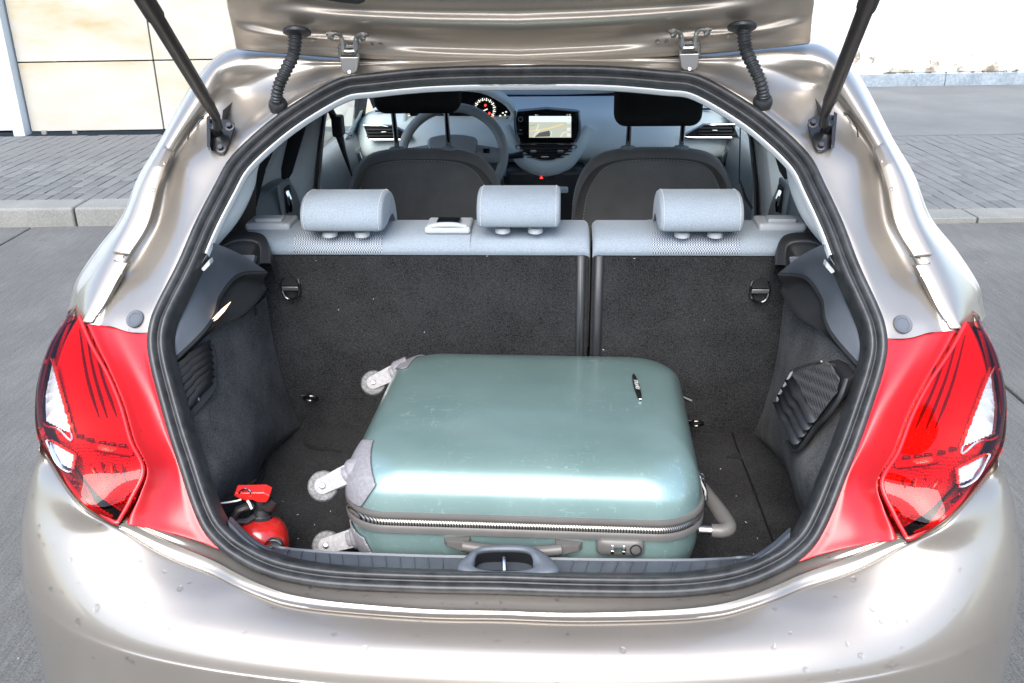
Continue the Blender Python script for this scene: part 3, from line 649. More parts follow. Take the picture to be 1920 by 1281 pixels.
pro = [[], [], [], [], [], []]
for k in range(16):
    q = V((-PL[k][0], PL[k][1], .595 if k < 8 else .60)); a = b3a[k]; cpt = V((q.x, q.y, a.z-.006-.03*min(1, k/8)))
    for j, t in enumerate((.18, .38, .58, .78, 1.0)): pro[j].append(a*(1-t)**2+cpt*(2*t*(1-t))+q*t*t)
    pro[5].append(q+V((0, -.004, -.20)))
rowsB = [[p+V((0, .01, 0)) for p in b0[:14]], b0[:14], [a.lerp(b, .75)+V((0, .003, -.002)) for a, b in zip(b0[:14], b1)], b1[:14]]
MB().add(loft(rowsB, 120, 14)).both('rear_lip', 'paint', car, angle=60)
MB().add(loft([b1[:14], [a.lerp(b, .5)+V((0, .0015, -.0025)) for a, b in zip(b1[:14], b2)], b2[:14], [p+V((0, .001, -.004)) for p in b2[:14]]], 120, 10)).both('lip_edge', 'paint', car, angle=60)
def relax(r, it):
    r = list(r)
    for _ in range(it):
        q = [r[0]]+[r[i]*.5+(r[i-1]+r[i+1])*.25 for i in range(1, len(r)-1)]+[r[-1]]; q[0] = V((0, (q[0].y*1.0+q[1].y)*.5, (q[0].z+q[1].z)*.5)); r = q
    return r
drop9 = lambda r: [p for i_, p in enumerate(r) if i_ != 9]
brow = [relax(cr(drop9(b3a), 160), 10)]+[relax(cr(drop9(r), 160), n_) for r, n_ in zip(pro, (200, 260, 300, 320, 320, 320))]
bumper_pts = loft(brow, 160, 60, hard=True)
MB().add(loft([[p+V((0, .012, .001)) for p in brow[0]]]+brow, 160, 60, hard=True)).both('bumper', 'paint', car, angle=70)
# sides, roof, bonnet, glass, wheels
fend = [p+V((.001, .004, .0)) for p in lo_]
MB().add(loft([[p+V((.002, .02, 0)) for p in lo_], [V((-.835, p.y+.20, p.z+.01)) for p in lo_], [V((-.86, p.y+.6, p.z+.03)) for p in lo_]], 40, 12)).both('fender', 'paint', car)
sd = MB(); prof = [(-.80, .30), (-.845, .45), (-.862, .62), (-.862, .78), (-.85, .92), (-.80, .99)]
sd.add(loft([[V((x+(.02 if y < 1.9 else .0), y, z)) for x, z in prof] for y in (1.50, 1.9, 2.6, 3.4, 4.2, 4.9)], 18, 20)); sd.both('side_panel', 'paint', car)
MB().add(loft([[V((x, y, z+.035*(1-(x/.6)**2))) for x in (-.6, -.4, -.2, 0, .2, .4, .6)] for y, z in ((1.93, 1.425), (2.3, 1.435), (2.8, 1.43), (3.25, 1.40))], 20, 12)).build('roof', 'paint', car, solid=.004)
MB().add(loft([[V((x, y, z+.03*(1-(x/.7)**2))) for x in (-.72, -.4, 0, .4, .72)] for y, z in ((4.05, 1.0), (4.4, .95), (4.8, .86), (5.02, .72))], 20, 12)).build('bonnet', 'paint', car, solid=.004)
MB().add(loft([[V((x*w, y+.05*x*x, z)) for x in (-1, -.5, 0, .5, 1)] for y, z, w in ((3.25, 1.42, .58), (3.65, 1.25, .66), (4.05, 1.06, .70))], 16, 8)).build('windscreen', 'window_glass', car)
for x, y in ((-.76, 2.05), (.76, 2.05), (-.76, 4.5), (.76, 4.5)):
    wh = MB().lathe([(.19, -.09), (.27, -.10), (.30, -.08), (.302, 0), (.30, .08), (.27, .10), (.19, .09)], (x, y, .302), (1, 0, 0), 36).build('wheel', 'tyre', car)
    MB().lathe([(.05, -.09), (.12, -.085), (.185, -.08), (.19, -.05), (.19, .05), (.185, .08), (.05, .06)], (x, y, .302), (1, 0, 0), 30).build('rim', 'satin_metal', wh)
MB().box((0, 3.0, .28), (1.5, 3.6, .06)).build('underbody', 'black_plastic', car, smooth=False)

# ---- tailgate: steep inner edge by the hinges, then the long panel rising towards the viewer
def TG(x, y): 
    z = 1.468+(1.885-y)*1.15 if y > 1.76 else (1.468+.125*1.15)+(1.76-y)*.62
    return V((x, y, z))
def tz(u, v, d=0.0):   # where the sight line meets the inner skin of the tailgate, d = pressed in
    lo, hi = 1.2, 2.2
    for _ in range(40):
        m_ = (lo+hi)/2; p = P(u, v, y=m_)
        if p.z - TG(0, m_ - d).z > 0: hi = m_
        else: lo = m_
    return P(u, v, y=(lo+hi)/2)
TGR = [ # rows from the hinge edge upward, centre to left: (u, v, pressed-in depth)
 [(966, 121, 0), (800, 116, 0), (640, 107, 0), (520, 98, 0), (460, 93, 0), (443, 91, 0)],
 [(966, 112, .0), (800, 107, .0), (640, 98, .0), (520, 90, 0), (462, 84, 0), (442, 82, 0)],
 [(966, 103, .004), (800, 98, .004), (640, 88, .004), (530, 80, .004), (470, 68, .002), (438, 62, 0)],
 [(966, 92, .016), (800, 87, .014), (640, 76, .003), (540, 70, .003), (474, 58, .003), (435, 48, 0)],
 [(966, 72, .016), (800, 68, .016), (640, 62, .012), (550, 58, .010), (478, 46, .012), (432, 35, 0)],
 [(966, 55, .0), (800, 52, .0), (640, 46, .0), (560, 42, .004), (482, 34, .012), (429, 24, 0)],
 [(966, 40, .0), (800, 37, .0), (640, 30, .0), (560, 24, .004), (486, 18, .012), (427, 10, 0)],
 [(966, 22, .012), (800, 20, .012), (640, 14, .010), (560, 6, .012), (490, 2, .012), (424, -6, 0)],
 [(966, 4, .0), (800, 2, .0), (640, -6, .0), (560, -12, .006), (494, -16, .010), (420, -24, 0)]]
tr = []
for r in TGR:
    q = [tz(u, v, d*1.5) for u, v, d in r]; q[0].x = 0; tr.append(q)
far = [[V((x, y, TG(0, y).z)) for x in (0, -.16, -.32, -.44, -.52, -.56+.0*y)] for y in (1.6, 1.35, 1.1, .95)]
tg = MB().add(loft(tr, 60, 70)).build('tailgate', 'paint_satin', car, angle=60)
MB().add(loft(tr, 60, 70)).build('inner_panel', 'paint_satin', tg, mirror=True, angle=60)
for mir in (False, True):
    MB().add(loft([tr[-1]]+far, 30, 20)).build('inner_panel', 'paint_satin', tg, mirror=mir)
    out_ = [[p+V((0, .035, .035)) for p in r] for r in ([tr[0], tr[3], tr[-1]]+far)]
    MB().add(loft(out_, 30, 24)).build('outer_skin', 'paint', tg, mirror=mir)
    ed = [r[-1] for r in tr+far]; MB().add(loft([ed, [p+V((-.004, .006, .006)) for p in ed], [p+V((0, .035, .035)) for p in ed]], 40)).build('edge_fold', 'paint', tg, mirror=mir)
    MB().add(loft([tr[0], [p+V((0, .012, -.004)) for p in tr[0]], [p+V((0, .037, .033)) for p in tr[0]]], 30)).build('edge_fold', 'paint', tg, mirror=mir)
    tp = [tz(u, v, -.004) for u, v in ((560, -30), (590, -2), (640, 6), (672, 9), (683, 5), (685, -3), (686, -30))]
    MB().prism(tp, (0, .01, .004)).build('trim_cover', 'dark_plastic', tg, mirror=mir, bevel=.002)
    for u, v in ((588, 76), (697, 83), (714, 82)): MB().lathe([(.0045, 0), (.0045, .0015), (.003, .0008), (0, .0008)], tz(u, v, .0), (0, -.75, -.65), 12).build('weld_dimple', 'paint_inner', tg, mirror=mir)
# ---- hinges
def hinge(mir):
    a = P(654, 136, y=1.868); t = P(655, 96, y=1.862)
    h = MB().prism([P(u, v, y=1.862) for u, v in ((637, 107), (673, 107), (670, 133), (664, 138), (645, 138), (640, 132))], (0, .012, .004)).build('hinge', 'satin_metal', car, mirror=mir, bevel=.002)
    for us in (638, 671): MB().tube([P(us, 112, y=1.866), P(us-1, 95, y=1.864), P(us, 84, y=1.860)], .0035, 8).build('arm', 'satin_metal', h, mirror=mir)
    MB().tube([P(637, 88, y=1.858), P(673, 88, y=1.858)], .0045, 10).build('pin', 'chrome', h, mirror=mir)
    MB().tube([P(612, 63, y=1.842), P(634, 64, y=1.844), P(641, 74, y=1.85), P(643, 94, y=1.852), P(648, 98, y=1.852), P(663, 98, y=1.852), P(667, 94, y=1.852), P(668, 74, y=1.85), P(675, 65, y=1.844), P(690, 65, y=1.842)], .0038, 8, 40, flat=1.6).build('bracket', 'satin_metal', h, mirror=mir)
    for u, v in ((620, 69), (680, 70)):
        q = P(u, v, y=1.838); MB().lathe([(.008, .006), (.008, .004), (.0062, .004), (.0062, -.005), (.0045, -.006), (0, -.006)], q, (0, .7, .7), 6).build('bolt', 'satin_metal', h, mirror=mir)
    MB().lathe([(.003, 0), (.003, .001), (0, .001)], P(655, 135, y=1.861), (0, -1, .2), 10).build('rivet', 'chrome', h, mirror=mir)
hinge(False); hinge(True)
# ---- corrugated cable hoses
def hose(mir):
    path = cr([P(554, 58, y=1.835), P(553, 82, y=1.83), P(549, 105, y=1.825), P(536, 132, y=1.81), P(524, 158, y=1.80), P(519, 180, y=1.80), P(520, 192, y=1.805)], 130)
    rs = [(.0128-.0022*min(1, i/118))*(1+.115*math.cos(i/130*2*math.pi*21)) if i < 122 else .0115 for i in range(130)]
    h = MB().tube(path, rs, 14).build('cable_hose', 'rubber', car, mirror=mir, angle=70)
    MB().lathe([(.0, -.004), (.022, -.004), (.027, 0), (.0265, .005), (.02, .008), (.012, .010), (0, .010)], P(557, 58, y=1.836), (0, -.35, -.94), 24).build('grommet', 'rubber', h, mirror=mir)
    MB().lathe([(.018, -.01), (.0185, 0), (.016, .008), (.012, .012), (0, .012)], P(521, 196, y=1.812), (0, -.6, .8), 20).build('grommet', 'rubber', h, mirror=mir)
hose(False); hose(True)
# ---- gas struts and brackets
def strut(mir):
    a = P(409, 240, y=1.752); b = P(405, 220, y=1.735); k1 = P(352, 128, y=1.60); k2 = P(292, 32, y=1.46); k3 = P(284, 17, y=1.44)
    d = (k2-k1).normalized(); top = k2+d*.34
    s = MB().tube([b, k1.lerp(b, .75), k1.lerp(b, .72), k2, k2+d*.004, top], [.0085, .0105, .0118, .0122, .0145, .0145], 16).build('gas_strut', 'strut_black', car, mirror=mir)
    MB().tube([a, b.lerp(a, .3), b], [.009, .008, .0075], 12).build('socket', 'black_plastic', s, mirror=mir)
    MB().tube([top-d*.01, top+d*.03], .009, 12).build('socket', 'black_plastic', s, mirror=mir)
    br = MB().prism([S(u, v, -.002) for u, v in ((391, 230), (398, 224), (428, 226), (440, 232), (441, 241), (426, 284), (420, 291), (411, 291), (395, 283))], V((0, -.75, .66))*.004).build('strut_bracket', 'black_metal', car, mirror=mir, bevel=.0012)
    MB().prism([S(u, v, -.004) for u, v in ((390, 228), (396, 224), (398, 262), (397, 284), (391, 282))], V((.2, -.75, .5))*.022).build('bracket_wing', 'black_metal', br, mirror=mir, bevel=.001)
    MB().lathe([(.011, -.01), (.011, .01), (.008, .018), (.0, .02)], S(405, 248, -.01), (0, -.6, .75), 14).build('ball_seat', 'black_metal', br, mirror=mir)
    for u, v in ((431, 238), (415, 279)):
        q = S(u, v, -.006); n = (0, -.75, .66)
        b_ = MB().lathe([(.0095, 0), (.0095, .002), (.006, .0025)], q, n, 20).lathe([(.0058, .002), (.0058, .008), (.005, .0088), (0, .0088)], q, n, 6).build('bolt', 'bolt_metal', br, mirror=mir)
strut(False); strut(True)

# ------------------------------------------------------------------ inside the boot
FZ = 0.58
def SB(z): return 1.878+(1.055-z)*0.20      # rear of the seat backs
MB().box((0, 1.60, FZ-.02), (1.22, .86, .04)).build('boot_floor', 'carpet_floor', car, bevel=.004)
# pale pillar trim inside the seal
A = [(503, 281), (480, 304), (436, 358), (401, 431), (378, 476)]; Bp = [(524, 268), (487, 303), (477, 352), (446, 415), (388, 482)]
a = [S(u, v, .028) for u, v in A]; b = [P(u, v, y=p.y+.10) for (u, v), p in zip(Bp, a)]
MB().add(loft([[p+V((0, -.01, 0)) for p in a], a, [q.lerp(p, .5)+V((.008, 0, .004)) for p, q in zip(a, b)], b, [p+V((-.03, .05, 0)) for p in b]], 30, 16)).both('pillar_trim', 'white_trim', car)
# parcel shelf supports
so_ = [S(u, v, .03) for u, v in ((314, 664), (329, 597), (350, 553), (367, 513), (388, 482), (402, 456))]
LIP = [(319, 678, 1.475), (376, 623, 1.56), (400, 589, 1.62), (412, 552, 1.68), (446, 513, 1.745), (498, 507, 1.80)]
lip = [P(u, v, y=y) for u, v, y in LIP]
low = [P(u, v, y=y) for u, v, y in ((322, 692, 1.50), (384, 632, 1.585), (425, 606, 1.66), (455, 592, 1.72), (481, 569, 1.78), (498, 546, 1.83))]
mid = [p.lerp(q, .5)+V((0, 0, .006)) for p, q in zip(so_, lip)]
def shelf(mir):
    s = MB().add(loft([[p+V((0, -.01, 0)) for p in so_], so_, mid, lip], 40, 16)).build('shelf_support', 'shelf_plastic', car, mirror=mir)
    e = [p+V((.004, -.002, -.006)) for p in lip]
    MB().add(loft([lip, e, [p+V((-.008, .004, -.022)) for p in lip], [p.lerp(q, .5) for p, q in zip([r+V((-.01, .01, -.02)) for r in lip], low)], low, [p+V((-.04, .02, -.01)) for p in low]], 40, 24)).build('side_face', 'black_plastic', s, mirror=mir)
    top = [P(u, v, y=y) for u, v, y in ((404, 454, 1.80), (430, 437, 1.83), (482, 438, 1.85), (500, 455, 1.84), (504, 494, 1.815))]
    inn = [P(u, v, y=y) for u, v, y in ((412, 464, 1.79), (440, 449, 1.815), (476, 450, 1.83), (488, 462, 1.825), (489, 494, 1.80))]
    bot = [P(u, v, y=y) for u, v, y in ((405, 492, 1.775), (430, 490, 1.80), (462, 484, 1.82), (474, 490, 1.815), (478, 505, 1.79))]
    MB().add(loft([[p+V((.004, .03, -.06)) for p in top], [p+V((.003, .006, -.006)) for p in top], top, inn, [p.lerp(q, .3) for p, q in zip(inn, bot)], bot], 24, 24)).build('socket_rim', 'black_plastic', s, mirror=mir)
    for (u0, v0, u1, v1, y) in ((415, 494, 445, 512, 1.735), (450, 478, 478, 500, 1.775)):
        q = [P(u, v, y=y) for u, v in ((u0, v0), (u1, v0), (u1-4, v1), (u0-2, v1))]
        MB().prism(q, (-.01, .05, -.02)).build('step_block', 'shelf_plastic', s, mirror=mir, bevel=.003)
    t_ = so_[4]; q = [S(u, v, .022) for u, v in ((376, 505), (392, 487), (394, 497), (382, 510))]
    MB().prism(q, (0, .02, 0)).build('clip', 'door_trim', s, mirror=mir, bevel=.002)
    return s
sL = shelf(False); sR = shelf(True)
MB().prism([P(u, v, y=y-.004) for u, v, y in ((392, 607, 1.60), (398, 598, 1.61), (415, 580, 1.64), (432, 566, 1.67), (420, 584, 1.645), (406, 599, 1.62))], (0, .003, -.001)).build('sun_glint', 'sun_glint', sL, smooth=False)  # added glowing sliver: sunlight glinting through the trim gap, put into the material
# carpeted side walls
wall = [[S(322, 692, .05), P(398, 618, y=1.63), P(452, 596, y=1.76), P(499, 556, y=1.885)],
        [S(338, 748, .05), P(415, 700, y=1.60), P(473, 680, y=1.76), P(517, 660, y=SB(.84))],
        [S(365, 838, .05), P(438, 800, y=1.56), P(497, 775, y=1.75), P(543, 750, y=SB(.69))],
        [S(390, 915, .05), P(446, 880, y=1.50), P(498, 835, y=1.74), P(562, 795, y=SB(.60))],
        [P(430, 985, z=FZ-.01), P(468, 925, z=FZ-.01), P(500, 862, z=FZ-.01), P(567, 803, z=FZ-.01)]]
MB().add(loft(wall, 40, 40)).both('side_carpet', 'carpet_side', car)
WV = loft(wall, 40, 40)[0]; WPX = [px(p) for p in WV]; WPR = [px(mx(p)) for p in WV]
def wall_y(u, v, right=False):
    T_ = WPR if right else WPX; best = sorted(range(len(WV)), key=lambda j: (T_[j][0]-u)**2+(T_[j][1]-v)**2)[:3]
    return sum(WV[j].y for j in best)/3
MB().tube([P(u, v, z=FZ+.004) for u, v in ((470, 925), (494, 890), (497, 850), (493, 828))], .003, 6, 20).build('carpet_edge', 'black_plastic', car)
MB().prism([P(u, v, z=FZ+.002) for u, v in ((571, 833), (590, 838), (640, 847), (600, 845), (578, 841))], (0, 0, .002)).build('floor_tab', 'black_plastic', car)
MB().prism([P(u, v, z=FZ+.002) for u, v in ((1362, 858), (1386, 850), (1392, 862))], (0, 0, .002)).build('floor_tab', 'black_plastic', car)
MB().tube([P(u, v, z=FZ+.001) for u, v in ((1372, 810), (1386, 850), (1412, 915), (1450, 1018))], .0022, 6, 20).build('carpet_edge', 'vent_dark', car)
# flat faces let into the side walls
def plane_of(refs, right, d):
    a, b, c = (P(u, v, y=wall_y(u, v, right)-d) for u, v in refs); n = (b-a).cross(c-a).normalized()
    def f(u, v, lift=0.0):
        s = sight(u, v); t = ((a-CAM).dot(n))/s.dot(n); p = CAM+s*t; return p+(n if n.dot(CAM-p) > 0 else -n)*lift
    return f
LG = plane_of(((322, 705), (400, 645), (366, 776)), False, .010); RG = plane_of(((1472, 752), (1574, 684), (1508, 842)), True, .007)
# left grille
gl = [(319, 700, 1.50), (372, 643, 1.565), (394, 637, 1.59), (406, 662, 1.60), (408, 724, 1.575), (400, 740, 1.565), (360, 787, 1.50), (345, 770, 1.485)]
g = MB().prism([LG(u, v) for u, v, y in gl], (-.01, .02, 0)).build('side_grille', 'dark_plastic', car, bevel=.003)
for k in range(6):
    t = k/5; u0, v0, u1, v1 = 322+t*27, 702+t*66, 394+t*5-(4 if k == 5 else 0), 652+t*62
    a, b = LG(u0, v0, .004), LG(u1, v1, .004)
    up_ = V((0, -.004, .014)); c1 = a.lerp(b, .35); c2 = a.lerp(b, .45)
    pts = [a, c1, c2+V((0, 0, .004)), b]
    MB().add(loft([[p+up_ for p in pts], [p+V((.002, -.010, .002)) for p in pts], [p+V((0, .004, -.008)) for p in pts]], 4, hard=True)).build('slat', 'black_plastic', g, solid=.002)
    MB().box(a.lerp(b, .48)+V((.0, -.010, -.004)), (.004, .003, .005)).build('clip', 'grey_plastic', g)
# right net pocket with slats
def RP(u, v, d=0.0):   # on the right side wall: mirror of the carpet, measured straight
    return RG(u, v, d)
gr_ = [(1466, 752), (1478, 728), (1497, 697), (1552, 680), (1572, 679), (1596, 714), (1582, 750), (1540, 803), (1506, 848), (1488, 832), (1478, 786)]
rp = MB().prism([RP(u, v, .006) for u, v in gr_], (.02, .02, 0)).build('side_pocket', 'black_plastic', car, bevel=.003)
MB().prism([RP(u, v, .012) for u, v in ((1496, 707), (1551, 687), (1568, 690), (1584, 716), (1578, 745), (1543, 790))], (.004, .004, 0)).build('pocket_net', 'net', rp, smooth=False)
MB().tube([RP(u, v, .012) for u, v in ((1492, 702), (1500, 696), (1525, 688), (1552, 682))], .0022, 6, 16).build('net_rim', 'satin_metal', rp)
MB().tube([RP(u, v, .010) for u, v in ((1486, 832), (1504, 850), (1538, 806), (1560, 786), (1584, 752), (1598, 714))], .004, 8, 30).build('net_rim', 'black_plastic', rp)
MB().tube([RP(u, v, .010) for u, v in ((1494, 700), (1479, 728), (1467, 752), (1476, 785))], .003, 8, 20).build('net_rim', 'grey_plastic', rp)
for k in range(4):
    t = k/3; u0, v0, u1, v1 = 1494-t*22, 714+t*42, 1541-t*30, 795+t*40
    pts = [RP(u0, v0, .014), RP(u0+(u1-u0)*.4, v0+(v1-v0)*.4, .016), RP(u0+(u1-u0)*.5, v0+(v1-v0)*.5, .010), RP(u1, v1, .014)]
    MB().add(loft([[p+V((.006, 0, .006)) for p in pts], [p+V((-.004, -.006, 0)) for p in pts], [p+V((-.010, .004, -.006)) for p in pts]], 4, hard=True)).build('slat', 'dark_plastic', rp, solid=.002)
# ---- sill trim with the lock
RA = [(955, 1088), (800, 1086), (640, 1078), (560, 1064), (505, 1042), (462, 1012), (428, 978)]
RBr = [(955, 1073), (800, 1071), (640, 1065), (563, 1053), (510, 1033), (467, 1005), (431, 970)]
RC = [(955, 1049), (800, 1046), (640, 1040), (572, 1035), (523, 1020), (480, 999), (441, 962)]
ra = [S(u, v, .006) for u, v in RA]; rbm = [P(u, v, y=p.y+.022) for (u, v), p in zip(RBr, ra)]; rc = [P(u, v, y=p.y+.082-(.03 if k > 4 else 0)) for k, ((u, v), p) in enumerate(zip(RC, ra))]
rc[6] = rbm[6]+V((.002, .010, -.030)); rc[5] = rbm[5]+V((.004, .018, -.032)); rc[4] = rc[4]+V((0, 0, -.010))
for r in (ra, rbm, rc): r[0].x = 0
rm = [p.lerp(q, .5)+V((0, 0, -.002)) for p, q in zip(ra, rbm)]; rm2 = [p+V((0, .010, -.007)) for p in rbm]
rd = [V((p.x, p.y+.008, FZ-.01)) for p in rc]
rows_ = [[p+V((0, 0, -.02)) for p in ra], ra, rm, rbm, rm2, [p.lerp(q, .6) for p, q in zip(rm2, rc)], rc, [p+V((0, .006, -.008)) for p in rc], rd]
sill = MB().add(loft(rows_, 60, 40)).build('sill_trim', 'sill_plastic', car, angle=50)
MB().add(loft(rows_, 60, 40)).build('sill_half', 'sill_plastic', sill, mirror=True, angle=50)
# fine ribs on the sill
for k in range(34):
    t = -.40+k*.0245
    if abs(t) < .10: continue
    i = min(range(6), key=lambda j: abs(-abs(t)-(rc[j].x+rc[j+1].x)/2)); f = (-abs(t)-rc[i].x)/(rc[i+1].x-rc[i].x) if rc[i+1].x != rc[i].x else 0
    f = max(0, min(1, f)); q0 = rm2[i].lerp(rm2[i+1], f); q1 = rc[i].lerp(rc[i+1], f)
    if t > 0: q0, q1 = mx(q0), mx(q1)
    MB().tube([q0.lerp(q1, .15)+V((0, 0, .0012)), q0.lerp(q1, .95)+V((0, 0, .0012))], .0009, 5).build('rib', 'sill_plastic', sill)
OUT = [(858, 1066, 1.232), (872, 1046, 1.26), (900, 1030, 1.285), (955, 1023, 1.295), (1005, 1030, 1.285), (1033, 1048, 1.26), (1047, 1068, 1.232), (1015, 1082, 1.218), (950, 1088, 1.212), (890, 1081, 1.218)]
INN = [(890, 1062, 1.237), (892, 1042, 1.25), (905, 1033, 1.262), (948, 1031, 1.266), (985, 1033, 1.262), (998, 1043, 1.25), (999, 1064, 1.237), (982, 1073, 1.229), (945, 1075, 1.227), (903, 1072, 1.229)]
def ring(t, dz=0): return [P(u, v, y=y)+V((0, 0, dz)) for u, v, y in t]
ro, ri = ring(OUT), ring(INN); rmid = [a.lerp(b, .72)+V((0, 0, .007)) for a, b in zip(ro, ri)]
MB().add(loft([[p+V((0, .004, -.03)) for p in ro], ro, rmid, ri, [p+V((0, .002, -.006)) for p in ri]], 64, 24, closed=True)).build('lock_cover', 'sill_plastic', sill, angle=60)
MB().add(loft([[p+V((0, .001, -.003)) for p in ri], [p+V((0, .02, -.045)) for p in ri]], 40, closed=True)).prism([p+V((0, .02, -.045)) for p in ri], (0, .001, -.004)).build('lock_well', 'vent_dark', sill)
MB().tube([P(944, 1038, y=1.262)+V((0, .004, -.008)), P(945, 1052, y=1.252), P(946, 1070, y=1.234)+V((0, .003, -.01))], .0035, 10, 10).build('striker', 'chrome', sill)
# ---- rear seat: two backs with carpeted rears, rolled tops, head restraints
TOPP = [(1.876, 1.046), (1.872, 1.056), (1.876, 1.070), (1.892, 1.082), (1.93, 1.090), (1.98, 1.091), (2.02, 1.083), (2.045, 1.06), (2.05, 1.0), (2.04, .75)]
def rear_seat(x0, x1, weave):
    s = MB().prism([V((x0, SB(z_), z_)) for z_ in (.55, .70, .85, 1.0, 1.05)]+[V((x0, SB(1.05)+.12, 1.05)), V((x0, SB(.55)+.16, .55))], (x1-x0, 0, 0)).build('rear_seat_back', 'carpet', car, bevel=.008)
    def roll(xa, xb, m_, r=.010, lift=0.0):
        n_ = 12; xs_ = [xa, xa+r*.3, xa+r]+[xa+r+(xb-xa-2*r)*i/n_ for i in range(1, n_)]+[xb-r, xb-r*.3, xb]; rr_ = []
        for i, x in enumerate(xs_):
            sh = {0: .35, 1: .75}.get(i, {len(xs_)-1: .35, len(xs_)-2: .75}.get(i, 1.0)) if lift == 0 else 1.0
            rr_.append([V((x, 1.96+(y-1.96)*(1-.10*(1-sh)), 1.0+(z-1.0)*(1-.25*(1-sh))+lift)) + V((0, -lift, 0)) for y, z in TOPP])
        return MB().add(loft(rr_, 30))
    roll(x0, x1, 'seat_pale').build('seat_top', 'seat_pale', s, angle=60)
    for xa, xb in weave: roll(xa, xb, 'seat_weave', .004, .0012).build('weave_panel', 'seat_weave', s, angle=60)
    return s
sA = rear_seat(-.60, .146, [(-.482, -.292)]); sBk = rear_seat(.152, .60, [(.275, .455)])
MB().tube([V((-.105, 1.875, 1.05)), V((-.105, 1.875, 1.07)), V((-.105, 1.90, 1.087)), V((-.105, 1.98, 1.093))], .0008, 5, 12).build('seam', 'seat_dark', sA)
for x in (.128, .166):
    zz = [(SB(z_)-.0025, z_) for z_ in (.56, .8, 1.045)]
    MB().add(loft([[V((x-.009, y, z_)) for y, z_ in zz], [V((x-.004, y-.003, z_)) for y, z_ in zz], [V((x+.004, y-.003, z_)) for y, z_ in zz], [V((x+.009, y, z_)) for y, z_ in zz]], 3, hard=True)).build('edge_strip', 'dark_plastic', sA if x < .15 else sBk, solid=.002)
MB().tube([V((.128, SB(z_)-.007, z_)) for z_ in (.56, .8, 1.045)], .0007, 5).build('zip_pull_line', 'satin_metal', sA)
# anchor loops on the seat backs
def anchor(u, v, par):
    c = P(u, v, y=SB(.96)-.006); a_ = .0195; b_ = .027
    pth = [c+V((a_*math.copysign(abs(math.cos(t))**.75, math.cos(t)), -b_*.2*math.sin(t)*-1, b_*math.sin(t))) for t in [2*math.pi*i/32 for i in range(32)]]
    pl = MB().tube(pth, .0032, 8, closed=True).build('anchor_loop', 'gloss_black', par)
    MB().prism([c+V((x*.9, -.001+z*-.2, z)) for x, z in ((-a_, .004), (-a_*.8, .017), (-a_*.3, .0255), (a_*.3, .0255), (a_*.8, .017), (a_, .004))], (0, .004, 0)).build('loop_plate', 'black_plastic', pl)
    MB().box(c+V((0, -.006, -.002)), (.036, .004, .009)).build('loop_bar', 'satin_metal', pl, bevel=.001)
anchor(545, 538, sA); anchor(1425, 543, sBk)
# lashing rings
for u, v, y in ((585, 743, 1.925), (1304, 790, 1.925)):
    c = P(u, v, y=y); rg = MB().tube([c+V((.016*math.cos(t), -.012-.006*math.sin(t), .009*math.sin(t))) for t in [2*math.pi*i/24 for i in range(24)]], .0032, 8, closed=True).build('lashing_ring', 'gloss_black', car)
    MB().box(c+V((-.017, .0, .002)), (.016, .022, .012)).build('ring_base', 'black_plastic', rg, bevel=.002)
MB().tube([P(480, 585, y=1.80)+V((0, 0, d)) for d in (.008, -.008)], .003, 8).build('hook', 'gloss_black', car)
# release latch plates at the seat shoulders, belt buckle tray
def plate(x0, x1, par):
    p_ = MB().box(((x0+x1)/2, 1.955, 1.094), (x1-x0, .075, .018)).build('release_plate', 'pale_trim', par, bevel=.007)
    MB().box(((x0+x1)/2, 1.945, 1.106), ((x1-x0)*.6, .035, .010)).build('release_button', 'pale_trim', p_, bevel=.004)
plate(-.60, -.50, sA); plate(.50, .60, sBk)
t_ = MB().box((-.155, 1.935, 1.094), (.098, .085, .016)).build('belt_guide', 'pale_trim', sA, bevel=.006)
MB().tube([V((-.195, 1.90, 1.10)), V((-.17, 1.895, 1.106)), V((-.14, 1.895, 1.106)), V((-.115, 1.90, 1.10))], .006, 8, 20).build('guide_lip', 'pale_trim', t_)
MB().box((-.155, 1.925, 1.106), (.050, .045, .008)).build('belt_end', 'black_metal', t_, bevel=.003)
HP = [(0.0, .000), (-.005, .016), (-.001, .033), (.012, .049), (.036, .0605), (.072, .0645), (.112, .058), (.148, .040), (.174, .010), (.186, -.030), (.170, -.040), (.150, -.014), (.120, .002), (.06, -.006), (.012, -.006)]
def head(x0, x1, y, z, par, scale=1.0):
    n_ = 9; rr_ = []
    for i, (t, sc) in enumerate(((0, .80), (.012, .92), (.035, .98), (.08, 1.0), (.5, 1.0), (.92, 1.0), (.965, .98), (.988, .92), (1, .80))):
        x = x0+(x1-x0)*t; rr_.append([V((x, y+.055+(a_-.055)*sc*scale, z+.03+(b_-.03)*sc*scale)) for a_, b_ in HP])
    mb = MB().add(loft([cr(r, 44, True) for r in rr_], 44, closed=True, hard=True))
    k = len(rr_); mb.f.append(tuple(range(43, -1, -1))); mb.f.append(tuple((k-1)*44+i for i in range(44)))
    h = mb.build('head_restraint', 'seat_pale', par, angle=60)
    for t, dx in ((.05, 0), (.95, 0)):
        x = x0+(x1-x0)*t; pth = [V((x, y+.055+(a_-.055)*1.006*scale, z+.03+(b_-.03)*1.012*scale)) for a_, b_ in HP[0:9]]
        dashes(pth, 44, 0, .0007).build('stitching', 'stitch', h)
    for t in (.3, .7): MB().lathe([(.016, -.004), (.016, .002), (.012, .006), (0, .006)], (x0+(x1-x0)*t, y+.035, z-.018), (0, -.1, 1), 20).build('post_collar', 'pale_trim', h)
    return h
def hx(u, y=1.835, v=400): return P(u, v, y=y).x
head(hx(560), hx(716), 1.835, 1.112, sA); head(hx(892), hx(1050), 1.845, 1.118, sA); head(hx(1238), hx(1397), 1.835, 1.112, sBk)

